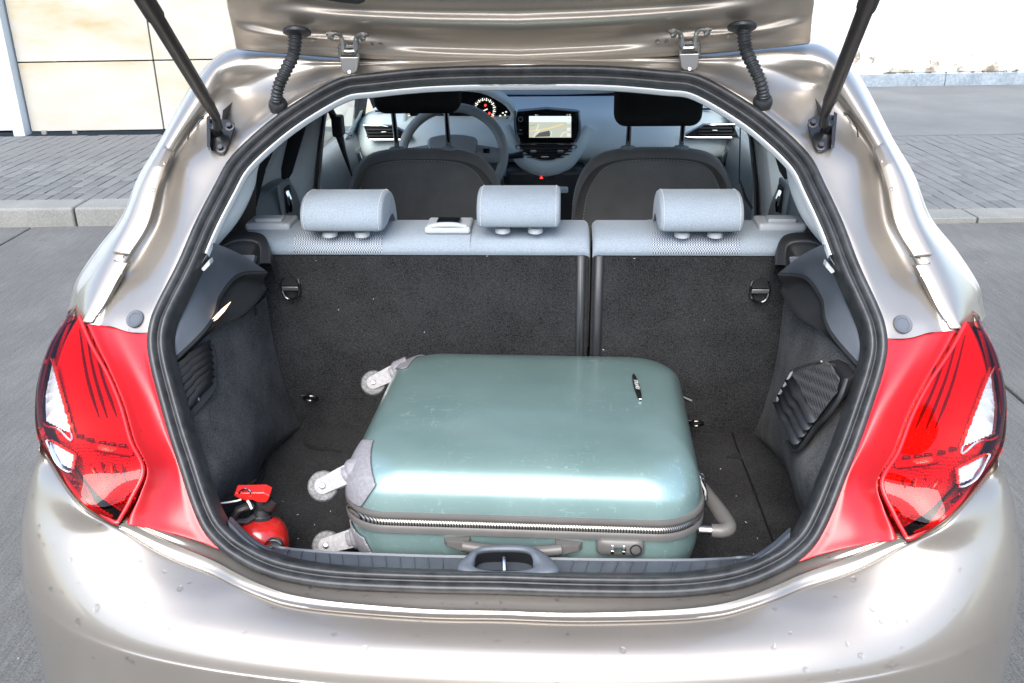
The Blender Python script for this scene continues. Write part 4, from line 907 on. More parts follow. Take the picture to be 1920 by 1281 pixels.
# lint and crumbs caught in the carpet
rl = random.Random(5); lint = MB()
for u, v in ((592, 489), (634, 582), (795, 624), (915, 480), (1188, 485), (1130, 655), (700, 560), (1320, 600)):
    c = P(u, v, y=SB(.95)-.012); c = P(u, v, y=SB(c.z)-.002); lint.tube([c, c+V((rl.uniform(-.004, .004), -.001, rl.uniform(-.003, .003)))], .0005, 5)
for u, v in ((560, 965), (590, 985), (530, 940), (600, 1000), (1380, 930), (1400, 980), (560, 1010), (1350, 880), (620, 960), (1420, 1010)):
    c = P(u, v, z=FZ+.001); lint.tube([c, c+V((rl.uniform(-.003, .003), rl.uniform(-.003, .003), .001))], .0005, 5)
lo2 = lint.build('lint', 'print_white', car); lo2['kind'] = 'stuff'

# ------------------------------------------------------------------ cabin
MB().add(loft([[V((x, y, z+.03*(1-(x/.56)**2))) for x in (-.56, -.3, 0, .3, .56)] for y, z in ((1.95, 1.385), (2.5, 1.395), (3.25, 1.37))], 14, 8)).build('headlining', 'white_trim', car)
MB().box((0, 2.9, .33), (1.44, 2.4, .06)).build('cabin_floor', 'carpet_floor', car, smooth=False)
def cabin_side(mir):
    # window rail, glass, doors, pillar
    dr = MB().add(loft([[V((x, y, z)) for x, z in ((-.70, .36), (-.70, .70), (-.685, .80), (-.66, .90), (-.665, .99), (-.69, 1.045), (-.72, 1.055))] for y in (2.02, 2.2, 2.45, 2.585)], 24, 10)).build('rear_door_trim', 'door_trim', car, mirror=mir)
    c = P(537, 376, x=-.66)
    MB().box(c+V((-.002, 0, 0)), (.012, .090, .105)).build('handle_bowl', 'door_trim', dr, mirror=mir, bevel=.012)
    MB().box(c+V((.004, -.002, .004)), (.012, .052, .070)).build('handle_pocket', 'vent_dark', dr, mirror=mir, bevel=.010)
    MB().tube([c+V((.008, -.018, .030)), c+V((.016, -.020, .0)), c+V((.010, -.008, -.026))], .007, 8, 10).build('door_pull', 'chrome', dr, mirror=mir)
    fd = MB().add(loft([[V((x, y, z)) for x, z in ((-.71, .36), (-.71, .70), (-.69, .82), (-.665, .92), (-.67, .99), (-.69, 1.03), (-.73, 1.04))] for y in (2.78, 3.0, 3.3, 3.62)], 24, 10)).build('front_door_trim', 'door_trim', car, mirror=mir)
    c = P(670, 300, x=-.675); 
    MB().box(c, (.016, .10, .09)).build('handle_bowl', 'grey_plastic', fd, mirror=mir, bevel=.012)
    MB().box(c+V((.006, 0, 0)), (.012, .06, .055)).build('handle_pocket', 'vent_dark', fd, mirror=mir, bevel=.008)
    MB().tube([c+V((.012, -.024, .03)), c+V((.02, -.02, .0)), c+V((.012, -.01, -.03))], .007, 8, 10).build('door_pull', 'chrome', fd, mirror=mir)
    MB().add(loft([[V((-.70, 3.30, 1.03)), V((-.70, 3.62, 1.03))], [V((-.66, 3.42, 1.12)), V((-.68, 3.62, 1.10))]], 4, hard=False)).build('mirror_sail', 'dash_plastic', fd, mirror=mir)
    bp = MB().add(loft([[V((-.70, 2.56, .36)), V((-.665, 2.58, .36)), V((-.66, 2.78, .36)), V((-.70, 2.80, .36))], [V((-.70, 2.56, .9)), V((-.66, 2.58, .9)), V((-.655, 2.78, .9)), V((-.70, 2.80, .9))], [V((-.70, 2.58, 1.05)), V((-.645, 2.595, 1.05)), V((-.64, 2.75, 1.05)), V((-.70, 2.77, 1.05))], [V((-.65, 2.60, 1.25)), V((-.60, 2.61, 1.25)), V((-.595, 2.73, 1.25)), V((-.65, 2.74, 1.25))], [V((-.58, 2.62, 1.41)), V((-.53, 2.63, 1.41)), V((-.525, 2.72, 1.41)), V((-.58, 2.73, 1.41))]], 14, 20)).build('door_pillar', 'white_trim', car, mirror=mir)
    MB().add(loft([[V((-.59, 2.66, 1.27)), V((-.59, 2.70, 1.27))], [V((-.637, 2.64, 1.02)), V((-.635, 2.685, 1.02))], [V((-.652, 2.62, .86)), V((-.65, 2.67, .86))]], 3, hard=True)).build('belt', 'black_plastic', bp, mirror=mir, solid=.003)
    # window frames and glass
    def rail(z): return interp([(1.0, -.725), (1.4, -.585)], z)
    for y0, y1 in ((2.05, 2.60), (2.75, 3.60)):
        g_ = MB().add(loft([[V((rail(1.03), y0, 1.03)), V((rail(1.03), y1, 1.03))], [V((rail(1.38), y0+.1, 1.38)), V((rail(1.38), y1-.25 if y1 > 3 else y1, 1.38))]], 2, hard=True)).build('side_window', 'dark_glass' if y0 < 2.5 else 'window_glass', car, mirror=mir, smooth=False)
        MB().tube([V((rail(1.03), y0, 1.03)), V((rail(1.38), y0+.1, 1.38))], .022, 8).build('window_frame', 'black_plastic', g_, mirror=mir); MB().tube([V((rail(1.03), y1, 1.03)), V((rail(1.38), y1-.25 if y1 > 3 else y1, 1.38))], .024, 8).build('window_frame', 'black_plastic', g_, mirror=mir)
        if y0 < 2.5: MB().tube([V((rail(1.03), 2.28, 1.03)), V((rail(1.38), 2.30, 1.38))], .014, 8).build('window_bar', 'black_plastic', g_, mirror=mir)
    MB().tube([V((-.585, 1.95, 1.40)), V((-.59, 2.6, 1.41)), V((-.58, 3.25, 1.385)), V((-.66, 3.65, 1.22)), V((-.71, 4.05, 1.05))], .035, 8, 24).build('roof_rail', 'black_plastic', car, mirror=mir)
    MB().add(loft([[V((-.60, 1.70, 1.10)), V((-.64, 2.1, 1.03))], [V((-.57, 1.80, 1.36)), V((-.60, 2.12, 1.38))]], 4)).build('corner_trim', 'black_plastic', car, mirror=mir)
cabin_side(False); cabin_side(True)
# hanging driver's belt with buckle tongue
q = [P(612, 190, x=-.585), P(628, 225, x=-.575), P(634, 245, x=-.57), P(645, 285, x=-.56), P(660, 330, x=-.55)]
bl = MB().tube(q, [.012, .017, .022, .012, .004], 10, flat=.35).build('seat_belt', 'black_plastic', car)
MB().box(P(634, 236, x=-.565), (.03, .05, .06)).build('belt_tongue', 'black_plastic', bl, bevel=.008)
MB().tube([P(u, v, x=-.56) for u, v in ((640, 238), (661, 250), (659, 255), (642, 246))], .0022, 6, closed=True).build('tongue_plate', 'chrome', bl)
MB().lathe([(.014, -.008), (.014, .008), (0, .01)], P(608, 200, x=-.59), (1, -.4, 0), 14).build('belt_anchor', 'pale_trim', bl)
# right belt: thin strap down to the sill
MB().tube([P(u, v, x=.60) for u, v in ((1388, 240), (1387, 300), (1386, 345))], .002, 6).build('seat_belt', 'black_plastic', car)
MB().tube([P(u, v, x=.61) for u, v in ((1388, 340), (1398, 372), (1410, 390))], [.006, .008, .005], 8, flat=.4).build('seat_belt', 'black_plastic', car)
# ---- front seats
def front_seat(cx, mir, hz=1.298):
    sgn = -1 if cx < 0 else 1; yb_ = 2.72
    out = [(-.245, .42), (-.248, .70), (-.243, .88), (-.232, .98), (-.205, 1.045), (-.165, 1.085), (-.10, 1.103), (0, 1.107), (.10, 1.103), (.165, 1.085), (.205, 1.045), (.232, .98), (.243, .88), (.248, .70), (.245, .42)]
    o2 = cr([V((x, 0, z)) for x, z in out], 60); rr_ = []
    def yz(z): return yb_-(z-1.1)*.25
    for d, sc in ((.02, .93), (.0, .965), (.012, .99), (.05, 1.0), (.10, .98), (.13, .93)):
        rr_.append([V((cx+p.x*sc, yz(p.z)+d, .42+(p.z-.42)*(sc if sc > .95 else .975))) for p in o2])
    mb = MB().add(loft(rr_, 60, hard=True)); mb.f.append(tuple(range(59, -1, -1))); mb.f.append(tuple(5*60+i for i in range(60)))
    s = mb.build('front_seat', 'seat_dark', car, angle=75)
    inner = [V((cx+p.x*.86, yz(p.z)-.002, .42+(p.z-.42)*.955)) for p in o2]
    pan = [V((cx+p.x*.845, yz(p.z)-.006, .42+(p.z-.42)*.95)) for p in o2]
    mb = MB().add(loft([inner, pan, [V((cx+p.x*.5, yz(p.z)-.012, .42+(p.z-.42)*.9)) for p in o2]], 60, hard=True)); mb.f.append(tuple(2*60+i for i in range(60))); mb.build('back_panel', 'seat_dark', s, angle=75)
    dashes([p+V((0, -.004, .003)) for p in inner[8:52]], 90, 0, .0011).build('stitching', 'stitch', s)
    dashes([V((cx+p.x*1.0, yz(p.z)+.03, .42+(p.z-.42)*1.004)) for p in o2[10:50]], 90, 0, .0009).build('stitching', 'stitch', s)
    hr = MB().box((cx, yz(1.31)+.06, hz), (.25, .095, .165)).build('front_head_restraint', 'seat_black', s, bevel=.034, seg=5)
    for dx in (-.078, .078):
        MB().tube([V((cx+dx, yz(1.09)+.055, 1.09)), V((cx+dx, yz(1.26)+.055, 1.26))], .0075, 12).build('post', 'chrome', s)
        MB().lathe([(.024, -.004), (.025, .004), (.022, .012), (.012, .015), (0, .015)], (cx+dx, yz(1.1)+.052, 1.094), (0, -.1, 1), 22).build('post_collar', 'grey_plastic', s)
front_seat(-.335, False); front_seat(.355, True, 1.258)
# ---- dashboard
DP = [(4.10, 1.085), (3.85, 1.103), (3.60, 1.108), (3.50, 1.103), (3.44, 1.085), (3.405, 1.05), (3.385, 1.0), (3.39, .96), (3.42, .935), (3.50, .90), (3.60, .80)]
rows_ = []
for x in (-.71, -.66, -.50, -.3, -.1, .1, .3, .5, .68, .72):
    e = 1.0 if abs(x) < .6 else (.55 if abs(x) > .7 else .9); rows_.append([V((x, 3.7+(y-3.7)*e, .95+(z-.95)*(e if abs(x) > .6 else 1))) for y, z in DP])
dash = MB().add(loft(rows_, 40, 50)).build('dashboard', 'dash_plastic', car)
MB().box((0, 4.02, 1.095), (1.40, .10, .035)).build('screen_base', 'vent_dark', dash, bevel=.01)
MB().tube([V((-.35, 4.06, 1.128)), V((.05, 4.0, 1.135)), V((.35, 4.02, 1.128))], .009, 8, 16).build('wiper', 'black_plastic', car)
DY = 3.375
def dp(u, v, d=0.0): return P(u, v, y=DY+d)
# swooping arm round the centre stack
MB().tube([dp(u, v, d) for u, v, d in ((948, 238, .02), (962, 270, .0), (985, 302, -.01), (1022, 316, -.012), (1060, 304, -.01), (1085, 272, 0), (1105, 240, .02))], [.02, .028, .034, .036, .034, .03, .02], 14, 48, flat=.8).build('centre_swoop', 'dash_plastic', dash)
MB().box(dp(1022, 375, .10), (.30, .25, .30)).build('console', 'dark_plastic', dash, bevel=.03)
MB().box(dp(1022, 332, -.012), (.085, .02, .026)).build('button_bar', 'gloss_black', dash, bevel=.003)
for u in (1014, 1033): MB().box(dp(u, 333, -.024), (.034, .004, .020)).build('button', 'dark_plastic', dash, bevel=.002)
MB().add(([dp(1015, 329.5, -.028), dp(1011.5, 335, -.028), dp(1018.5, 335, -.028)], [(0, 1, 2)])).build('hazard_mark', 'dial_red', dash, smooth=False)
MB().box(dp(1022, 352, .0), (.17, .10, .02)).build('tray', 'dash_plastic', dash, bevel=.006)
# screen
scr = MB().prism([dp(u, v, -.03) for u, v in ((969, 209), (1024, 204), (1083, 209), (1085, 245), (1077, 268), (975, 268), (967, 245))], (0, .05, 0)).build('touch_screen', 'gloss_black', dash, bevel=.004)
for a in (((965, 208), (967, 245), (974, 267)), ((1085, 207), (1087, 245), (1079, 266))):
    MB().tube([dp(u, v, -.030) for u, v in a], .0055, 8, 14).build('side_bar', 'chrome', scr)
def flat(pts, m_, nm, d): MB().prism([dp(u, v, -d) for u, v in pts], (0, .001, 0)).build(nm, m_, scr, smooth=False)
flat([(992, 229), (1071, 229), (1071, 258), (992, 258)], 'map_land', 'map_land', .033)
flat([(992, 218), (1071, 218), (1071, 229), (992, 229)], 'map_sky', 'map_sky', .033)
flat([(992, 247), (992, 246), (1025, 241), (1040, 237), (1055, 232), (1057, 233), (1040, 239), (1025, 243)], 'map_yellow', 'map_route', .0345)
flat([(1002, 257), (1012, 249), (1030, 245), (1033, 250), (1031, 256)], 'map_dark', 'map_block', .0345)
for pts in ([(1000, 258), (1003, 251), (1012, 244), (1013, 245), (1004, 252), (1002, 258)], [(1030, 244), (1035, 249), (1032, 257), (1031, 256), (1033, 249)], [(1050, 257), (1055, 249), (1064, 247), (1064, 248), (1056, 250), (1052, 257)], [(1004, 246), (1010, 233), (1011, 233), (1006, 246)]):
    flat(pts, 'map_road', 'map_road', .0345)
flat([(993, 235), (1004, 233), (1004, 235.5), (994, 237)], 'map_green', 'map_park', .0345)
flat([(1030, 250), (1032, 246), (1034, 250)], 'map_blue', 'map_arrow', .036)
for v in (219.5, 226.5, 240, 250.5):
    flat([(1063.5, v), (1069.5, v), (1069.5, v+5.5), (1063.5, v+5.5)], 'map_road', 'map_button', .0355); flat([(1065.5, v+3), (1067, v+1.5), (1068, v+2.5), (1066.5, v+4)], 'map_blue', 'map_glyph', .037)
MS = frame(dp(1066, 215.8, -.034), (1, 0, 0), (0, 0, 1)); text_mesh('11 33', .0065, 'clock_text', 'dial_white', scr, MS)
text_mesh('76 m', .0055, 'status_text', 'dial_white', scr, frame(dp(1006, 216, -.034), (1, 0, 0), (0, 0, 1)))
c = dp(976, 224, -.033); MB().tube([c+V((.008*math.cos(t), 0, .008*math.sin(t))) for t in [6.283*i/20 for i in range(20)]], .0012, 6, closed=True).build('volume_ring', 'grey_plastic', scr)
text_mesh('MENU', .006, 'menu_text', 'grey_plastic', scr, frame(dp(976, 251, -.034), (1, 0, 0), (0, 0, 1)))
MB().add(([dp(973, 243, -.034), dp(979.5, 243, -.034), dp(976.2, 246, -.034)], [(0, 1, 2)])).build('menu_mark', 'grey_plastic', scr, smooth=False)
# centre vents
cv = MB().prism([dp(u, v, -.026) for u, v in ((974, 271), (1073, 271), (1077, 275), (1073, 288), (1058, 297), (1022, 300), (990, 296), (977, 287), (971, 276))], (0, .03, 0)).build('centre_vent', 'vent_dark', dash, bevel=.003)
MB().tube([dp(u, v, -.027) for u, v in ((972, 272), (1024, 269.5), (1076, 272), (1078, 280), (1070, 291), (1055, 298), (1022, 301), (990, 298), (976, 289), (969, 278))], .0032, 8, 60, closed=True).build('vent_ring', 'chrome', cv)
for v, a, b in ((276, 975, 1074), (281, 976, 1072), (287, 980, 1068), (292, 988, 1058)): MB().box((dp(a, v).lerp(dp(b, v), .5))+V((0, -.03, 0)), (dp(b, v).x-dp(a, v).x, .012, .0035)).build('slat', 'dark_plastic', cv, bevel=.001)
MB().box(dp(1023, 285, -.034), (.005, .006, .035)).build('divider', 'dark_plastic', cv)
for u in (1000, 1051): MB().box(dp(u, 284, -.040), (.022, .012, .010)).build('vane_tab', 'satin_metal', cv, bevel=.003)
MB().box(dp(1022, 294.5, -.038), (.028, .010, .006)).build('vane_tab', 'chrome', cv, bevel=.002)
# side vents
def side_vent(pts, box, slats):
    v_ = MB().prism([dp(u, v, -.008) for u, v in pts], (0, .03, 0)).build('side_vent', 'vent_dark', dash, bevel=.003)
    MB().tube([dp(u, v, -.012) for u, v in pts], .0042, 8, closed=True).build('vent_ring', 'chrome', v_)
    for v in slats: MB().box(((dp(box[0], v)+dp(box[1], v))*.5)+V((0, -.014, 0)), (dp(box[1], v).x-dp(box[0], v).x, .012, .004)).build('slat', 'dark_plastic', v_, bevel=.001)
    MB().box(dp((box[0]+box[1])/2, slats[1], -.024), (.02, .008, .006)).build('vane_tab', 'satin_metal', v_, bevel=.002)
side_vent([(682, 235), (735, 236), (765, 250), (772, 257), (752, 262), (692, 262)], (689, 750), (242, 248, 254))
side_vent([(1380, 233), (1320, 234), (1298, 246), (1280, 256), (1300, 258), (1372, 258)], (1308, 1372), (239, 245, 251))
for x0 in (-.60, -.55, .55, .60): MB().box((x0, 3.50, 1.108), (.04, .014, .006)).build('defrost_slot', 'vent_dark', dash, bevel=.001)
# instrument binnacle
IY = 3.46
def ip(u, v, d=0.0): return P(u, v, y=IY+d)
BIN = [(764, 226), (768, 205), (782, 186), (805, 176), (840, 171), (880, 171), (905, 174), (925, 184), (945, 196), (957, 210), (955, 224), (940, 229), (880, 230), (820, 230)]
ins = MB().prism([ip(u, v) for u, v in BIN], (0, .05, 0)).build('instruments', 'screen_glass', dash, smooth=False)
hood = [ip(u, v, -.02) for u, v in ((758, 230), (762, 205), (778, 184), (803, 172), (840, 167), (880, 167), (908, 171), (930, 181), (950, 194), (962, 210), (960, 226))]
MB().tube(hood, .010, 10, 60).build('hood_rim', 'dash_plastic', ins)
MB().add(loft([hood, [p+V((0, .10, .012)) for p in hood], [p+V((0, .22, -.05)) for p in hood]], 40, 8)).build('hood', 'dash_plastic', ins)
MB().tube([ip(u, v, -.012) for u, v in ((770, 226), (800, 229), (870, 230), (935, 229), (953, 222))], .006, 8, 24).build('rim', 'gloss_black', ins)
def dial(cu, cv_, r, a0, a1, n_):
    c = ip(cu, cv_, -.004); s_ = (ip(cu+1, cv_)-ip(cu, cv_)).length
    for i in range(n_):
        t = a0+(a1-a0)*i/(n_-1); d = V((math.cos(t), 0, math.sin(t)))
        MB().box((0, 0, 0), (.0024 if i % 2 else .004, .001, .006 if i % 2 else .010), Matrix.Translation(c+d*(r*s_)) @ Matrix.Rotation(math.pi/2-t, 4, 'Y')).build('dial_tick', 'dial_white', ins, smooth=False)
    MB().tube([c+V((r*1.22*s_*math.cos(t), -.001, r*1.22*s_*math.sin(t))) for t in [6.283*i/40 for i in range(40)]], .0016, 6, closed=True).build('dial_ring', 'black_metal', ins)
dial(909, 205, 18, R_(215), R_(-35), 23); dial(782, 214, 16, R_(215), R_(60), 13)
MB().tube([ip(892, 215, -.008), ip(914, 204.5, -.008)], .0018, 6).build('needle', 'dial_white', ins)
for u, v, m_ in ((910, 197.5, 'dial_red'), (917.5, 212.5, 'dial_red'), (923, 219, 'dial_orange')): MB().lathe([(.0045, 0), (.0045, .001), (0, .001)], ip(u, v, -.004), (0, -1, 0), 10).build('warning_light', m_, ins)
for u, v in ((938, 217), (943, 212), (947, 216), (945, 220), (949, 210)): MB().box(ip(u, v, -.004), (.006, .001, .004)).build('fuel_mark', 'dial_white', ins, smooth=False)
text_mesh('0', .019, 'speed_text', 'dial_white', ins, frame(ip(866, 201.5, -.004), (1, 0, 0), (0, 0, 1))); text_mesh('km/h', .005, 'unit_text', 'dial_white', ins, frame(ip(872, 203.5, -.004), (1, 0, 0), (0, 0, 1)))
MB().box(ip(863, 226, -.006), (.045, .001, .003)).build('light_strip', 'dial_blue', ins, smooth=False)
# steering wheel
wc = V((-.288, 3.12, 1.018)); Mw = Matrix.Translation(wc) @ Matrix.Rotation(R_(-24), 4, 'X')
def wp(x, z, y=0.0): return Mw @ V((x, y, z))
sw = MB().tube([wp(.172*math.cos(t), .160*math.sin(t)) for t in [6.283*i/64 for i in range(64)]], .0165, 14, closed=True).build('steering_wheel', 'wheel_leather', car)
hub = MB(); hub.add(loft([[wp(x, z, -.01) for x, z in ((-.085, .045), (-.05, .062), (0, .066), (.05, .062), (.085, .045), (.075, -.02), (.04, -.07), (0, -.08), (-.04, -.07), (-.075, -.02))], [wp(x*.9, z*.9, -.035) for x, z in ((-.085, .045), (-.05, .062), (0, .066), (.05, .062), (.085, .045), (.075, -.02), (.04, -.07), (0, -.08), (-.04, -.07), (-.075, -.02))]], 40, closed=True))
n_ = len(hub.v)//2; hub.f.append(tuple(range(n_-1, -1, -1))); hub.f.append(tuple(n_+i for i in range(n_))); hub.build('airbag_cover', 'grey_plastic', sw, bevel=.004)
for s in (-1, 1):
    MB().add(loft([[wp(s*.07, .03, -.012), wp(s*.16, .018, -.004)], [wp(s*.07, -.03, -.012), wp(s*.16, -.03, -.004)]], 6)).build('spoke', 'grey_plastic', sw, solid=.02)
    MB().box((0, 0, 0), (.022, .006, .016), Mw @ Matrix.Translation((s*.115, -.018, .008))).build('wheel_button', 'gloss_black', sw, bevel=.002)
    st = MB().tube([wp(s*.10, .0, .06), wp(s*.20, .005, .045), wp(s*.235, .01, .04)], [.006, .010, .013], 10).build('column_stalk', 'black_plastic', sw)
MB().add(loft([[wp(s, -.16, 0), wp(s*.6, -.07, -.01)] for s in (-.03, .03)], 6)).build('spoke', 'grey_plastic', sw, solid=.02)
MB().tube([wp(0, 0, .0), V((-.288, 3.42, .93))], .05, 16).build('column_cover', 'dark_plastic', sw)
# ignition key with blue tag
kq = P(942, 318, y=3.22); kt = empty('key_ring', kq, 'key with blue plastic tag hanging from the steering column', 'key')
o_ = MB().tube([V((.0, .0, .03)), V((-.004, -.002, .045)), V((.003, 0, .055))], .006, 8, 10).build('key_head', 'chrome', kt)
o_ = MB().box((.0, 0, .0), (.026, .006, .05)).build('tag', 'blue_tag', kt, bevel=.004)
o_ = MB().box((.0, -.004, -.002), (.014, .002, .034)).build('tag_card', 'print_white', kt)
o_ = MB().tube([V((.0, .0, .024)), V((.002, 0, .034))], .003, 6).build('tag_link', 'chrome', kt)

# ------------------------------------------------------------------ suitcase lying in the boot
SX, SYc = 0.028, 1.61
suit = empty('suitcase', (SX, SYc, FZ), 'scratched teal hard-shell suitcase lying flat on the boot floor', 'suitcase'); suit.rotation_euler = (0, 0, R_(-1.3))
def rrect(a, b, r, z, n=96, ox=0.0, oy=0.0):
    # rounded rectangle with a fixed number of points
    pts = []; q = n//4
    for k, (cx, cy, t0) in enumerate(((a-r, b-r, 0), (-(a-r), b-r, 90), (-(a-r), -(b-r), 180), (a-r, -(b-r), 270))):
        for i in range(q): t = R_(t0+90*i/(q-1)); pts.append(V((cx+r*math.cos(t)+ox, cy+r*math.sin(t)+oy, z)))
    return pts
HA, HB = .312, .282
SEC_T = [(HA-.002, HB-.002, .085, .172), (HA-.001, HB-.001, .085, .180), (HA-.003, HB-.004, .086, .200), (HA-.007, HB-.010, .087, .217), (HA-.015, HB-.022, .088, .234), (HA-.027, HB-.042, .088, .248), (HA-.042, HB-.068, .085, .2555), (HA-.064, HB-.100, .078, .2595), (HA-.11, HB-.15, .065, .262), (HA-.20, HB-.20, .04, .2635), (.06, .05, .01, .2645), (.0005, .0005, .0002, .2646)]
SEC_B = [(.02, .02, .01, .001), (HA-.12, HB-.12, .07, .001), (HA-.06, HB-.06, .085, .006), (HA-.03, HB-.03, .09, .022), (HA-.012, HB-.012, .09, .05), (HA-.004, HB-.004, .088, .09), (HA-.002, HB-.002, .085, .137)]
def shell(sec): return loft([rrect(a, b, r, z) for a, b, r, z in sec], 96, closed=True, hard=True)
def finish(mb, rows, n=96):
    return mb
def smoothrows(sec, nv, n=96):
    rr_ = [rrect(a, b, r, z, n) for a, b, r, z in sec]; cols = [cr([r[i] for r in rr_], nv) for i in range(n)]
    return loft([[cols[i][j] for i in range(n)] for j in range(nv)], n, closed=True, hard=True)
MB().add(smoothrows(SEC_T, 60)).build('lid', 'teal_shell', suit, angle=70)
MB().add(smoothrows(SEC_B, 30)).build('base_shell', 'teal_shell', suit, angle=70)
def band(prof, nm, m_):
    return MB().add(loft([rrect(HA+d, HB+d, .085+d, z) for d, z in prof], 96, closed=True, hard=True)).build(nm, m_, suit, angle=50)
band([(-.004, .178), (.003, .177), (.0045, .172), (.004, .167), (.0, .164), (.001, .161)], 'upper_band', 'taupe_rubber')
band([(.000, .1635), (.0035, .161), (.0042, .157), (.0035, .153), (.000, .1505)], 'zip', 'zipper')
band([(.001, .153), (.0035, .150), (.0045, .145), (.004, .138), (-.004, .134)], 'lower_band', 'taupe_rubber')
# castors on the left end
def castor(x, y, z, tilt, par_guard=True, low=False):
    gx = -HA+.03
    d = V((-.86, -.22 if not low else -.1, -.38 if not low else -.25)).normalized()
    base = V((x, y, z)); tip = base+d*.062; sd_ = d.cross(V((0, 0, 1))).normalized(); sd_ = V((sd_.x, sd_.y, sd_.z+.35)).normalized()
    ax = V((.25, -.85, .45)).normalized()
    ax = V((.10, -.82, .56)).normalized(); up_ = ax.cross(d).normalized(); tip = base+d*.056
    c = MB().lathe([(.0, -.03), (.0225, -.03), (.0235, -.002), (.021, .004), (.0185, .006), (.0185, .012), (.016, .015), (.0, .015)], base, d, 24).build('castor', 'guard_grey', suit, angle=40)
    for s_ in (-1, 1):
        o_ = ax*(s_*.0125); pl = []
        for t, w_ in ((-.052, .017), (-.035, .0165), (-.015, .0155)): pl.append((t, w_))
        out_ = [tip+o_+d*t+up_*w_ for t, w_ in pl]+[tip+o_+d*(.015*math.cos(q))+up_*(.015*math.sin(q)) for q in [R_(80-20*i) for i in range(9)]]+[tip+o_+d*t-up_*w_ for t, w_ in reversed(pl)]
        MB().prism(out_, ax*(-s_*.004)).build('fork', 'caster_grey', c, bevel=.0015)
    MB().lathe([(.012, -.0095), (.0245, -.009), (.027, -.006), (.0275, 0), (.027, .006), (.0245, .009), (.012, .0095)], tip, ax, 32).build('wheel', 'caster_tyre', c)
    MB().lathe([(.0, .012), (.0055, .012), (.0055, .0155), (.0035, .0165), (0, .0165)], tip, ax, 14).build('axle', 'satin_metal', c)
castor(-HA+.012, -HB+.072, .210, 0); castor(-HA+.016, HB-.095, .226, 0); castor(-HA+.004, -HB+.085, .065, 0, low=True)
# moulded corner guards wrap the shell at the castors
def guard(y0, y1, z0, z1, flip):
    vs_, fs_ = smoothrows([(a+.0025, b+.0025, r, z+.0012) for a, b, r, z in (SEC_T if z1 > .18 else SEC_B)], 130, 360)
    def keep(f):
        c = sum((vs_[i] for i in f), V())/4
        yy = (c.y-(y0+y1)/2)/((y1-y0)/2); zz = (c.z-(z0+z1)/2)/((z1-z0)/2)
        return c.x < -HA+.068-.03*abs(zz) and abs(yy)**2.2+abs(zz)**2.2 < 1.0
    MB().add(subset(vs_, fs_, keep)).build('corner_guard', 'guard_grey', suit, solid=.003, angle=60)
guard(-HB-.05, -HB+.135, .178, .266, False); guard(HB-.16, HB+.02, .185, .276, False); guard(-HB-.05, -HB+.135, -.02, .115, False)
# side carry handle, number lock
yf = -HB-.002
for x in (-.106, .083):
    s = 1 if x < 0 else -1
    e = MB().add(loft([[V((x-s*.024, yf+.004, .116)), V((x-s*.024, yf+.004, .130)), V((x+s*.022, yf+.004, .133)), V((x+s*.022, yf+.004, .108))], [V((x-s*.018, yf-.006, .118)), V((x-s*.018, yf-.006, .128)), V((x+s*.02, yf-.014, .131)), V((x+s*.02, yf-.014, .110))]], 4, closed=True, hard=True)).prism([V((x-s*.018, yf-.006, .118)), V((x-s*.018, yf-.006, .128)), V((x+s*.02, yf-.014, .131)), V((x+s*.02, yf-.014, .110))], (0, .002, 0)).build('handle_mount', 'taupe_rubber', suit, bevel=.003)
MB().tube([V((-.095, yf-.012, .124)), V((-.06, yf-.015, .121)), V((-.012, yf-.016, .118)), V((.035, yf-.015, .120)), V((.072, yf-.012, .124))], [.009, .0105, .011, .0105, .009], 12, 30).build('carry_handle', 'taupe_rubber', suit)
lk = MB().add(loft([rrect(.040, .0165, .012, 0, 48), rrect(.040, .0165, .012, .006, 48), rrect(.036, .013, .010, .011, 48), rrect(.01, .004, .003, .0125, 48)], 48, closed=True, hard=True), frame((.170, yf+.002, .126), (1, 0, 0), (0, 0, 1))).build('number_lock', 'taupe_rubber', suit, angle=50)
for dx in (-.013, .006):
    for k in range(2): MB().box((.170+dx, yf-.010, .131-.011*k), (.005, .003, .007)).build('number_wheel', 'chrome', lk, bevel=.001)
MB().tube([V((.170+.026+.009*math.cos(t), yf-.0105, .126+.010*math.sin(t))) for t in [6.283*i/20 for i in range(20)]], .0012, 6, closed=True).build('key_dial', 'black_metal', lk)
# pull handle on the right end
MB().tube([V((HA-.006, -HB+.052, .128)), V((HA+.030, -HB+.052, .127))], .0085, 14).build('pull_tube', 'satin_metal', suit)
MB().tube([V((HA+.016, -HB+.052, .127)), V((HA+.034, -HB+.052, .127)), V((HA+.046, -HB+.064, .128)), V((HA+.038, -HB+.10, .13)), V((HA+.024, -HB+.15, .13)), V((HA+.010, -HB+.20, .129)), V((HA+.002, -HB+.25, .128)), V((HA-.006, -HB+.28, .127)), V((HA-.016, -HB+.30, .127))], [.0115, .0125, .0145, .0145, .0135, .013, .0125, .0115, .011], 14, 50).build('pull_grip', 'taupe_rubber', suit)
# zip sliders
for y, z in ((-HB+.145, .170), (-HB+.165, .168)):
    z_ = MB().tube([V((HA+.004, y, z)), V((HA+.012, y-.012, z-.014)), V((HA+.013, y-.02, z-.028))], [.004, .0045, .004], 8).build('zip_slider', 'gloss_black', suit)
    MB().tube([V((HA+.007+.0065*math.cos(t), y-.004, z+.0065*math.sin(t))) for t in [6.283*i/16 for i in range(16)]], .0013, 6, closed=True).build('slider_ring', 'chrome', z_)
MB().tube([V((HA+.004, HB-.07, .17)), V((HA+.024, HB-.075, .163))], .005, 8).build('zip_slider', 'gloss_black', suit)
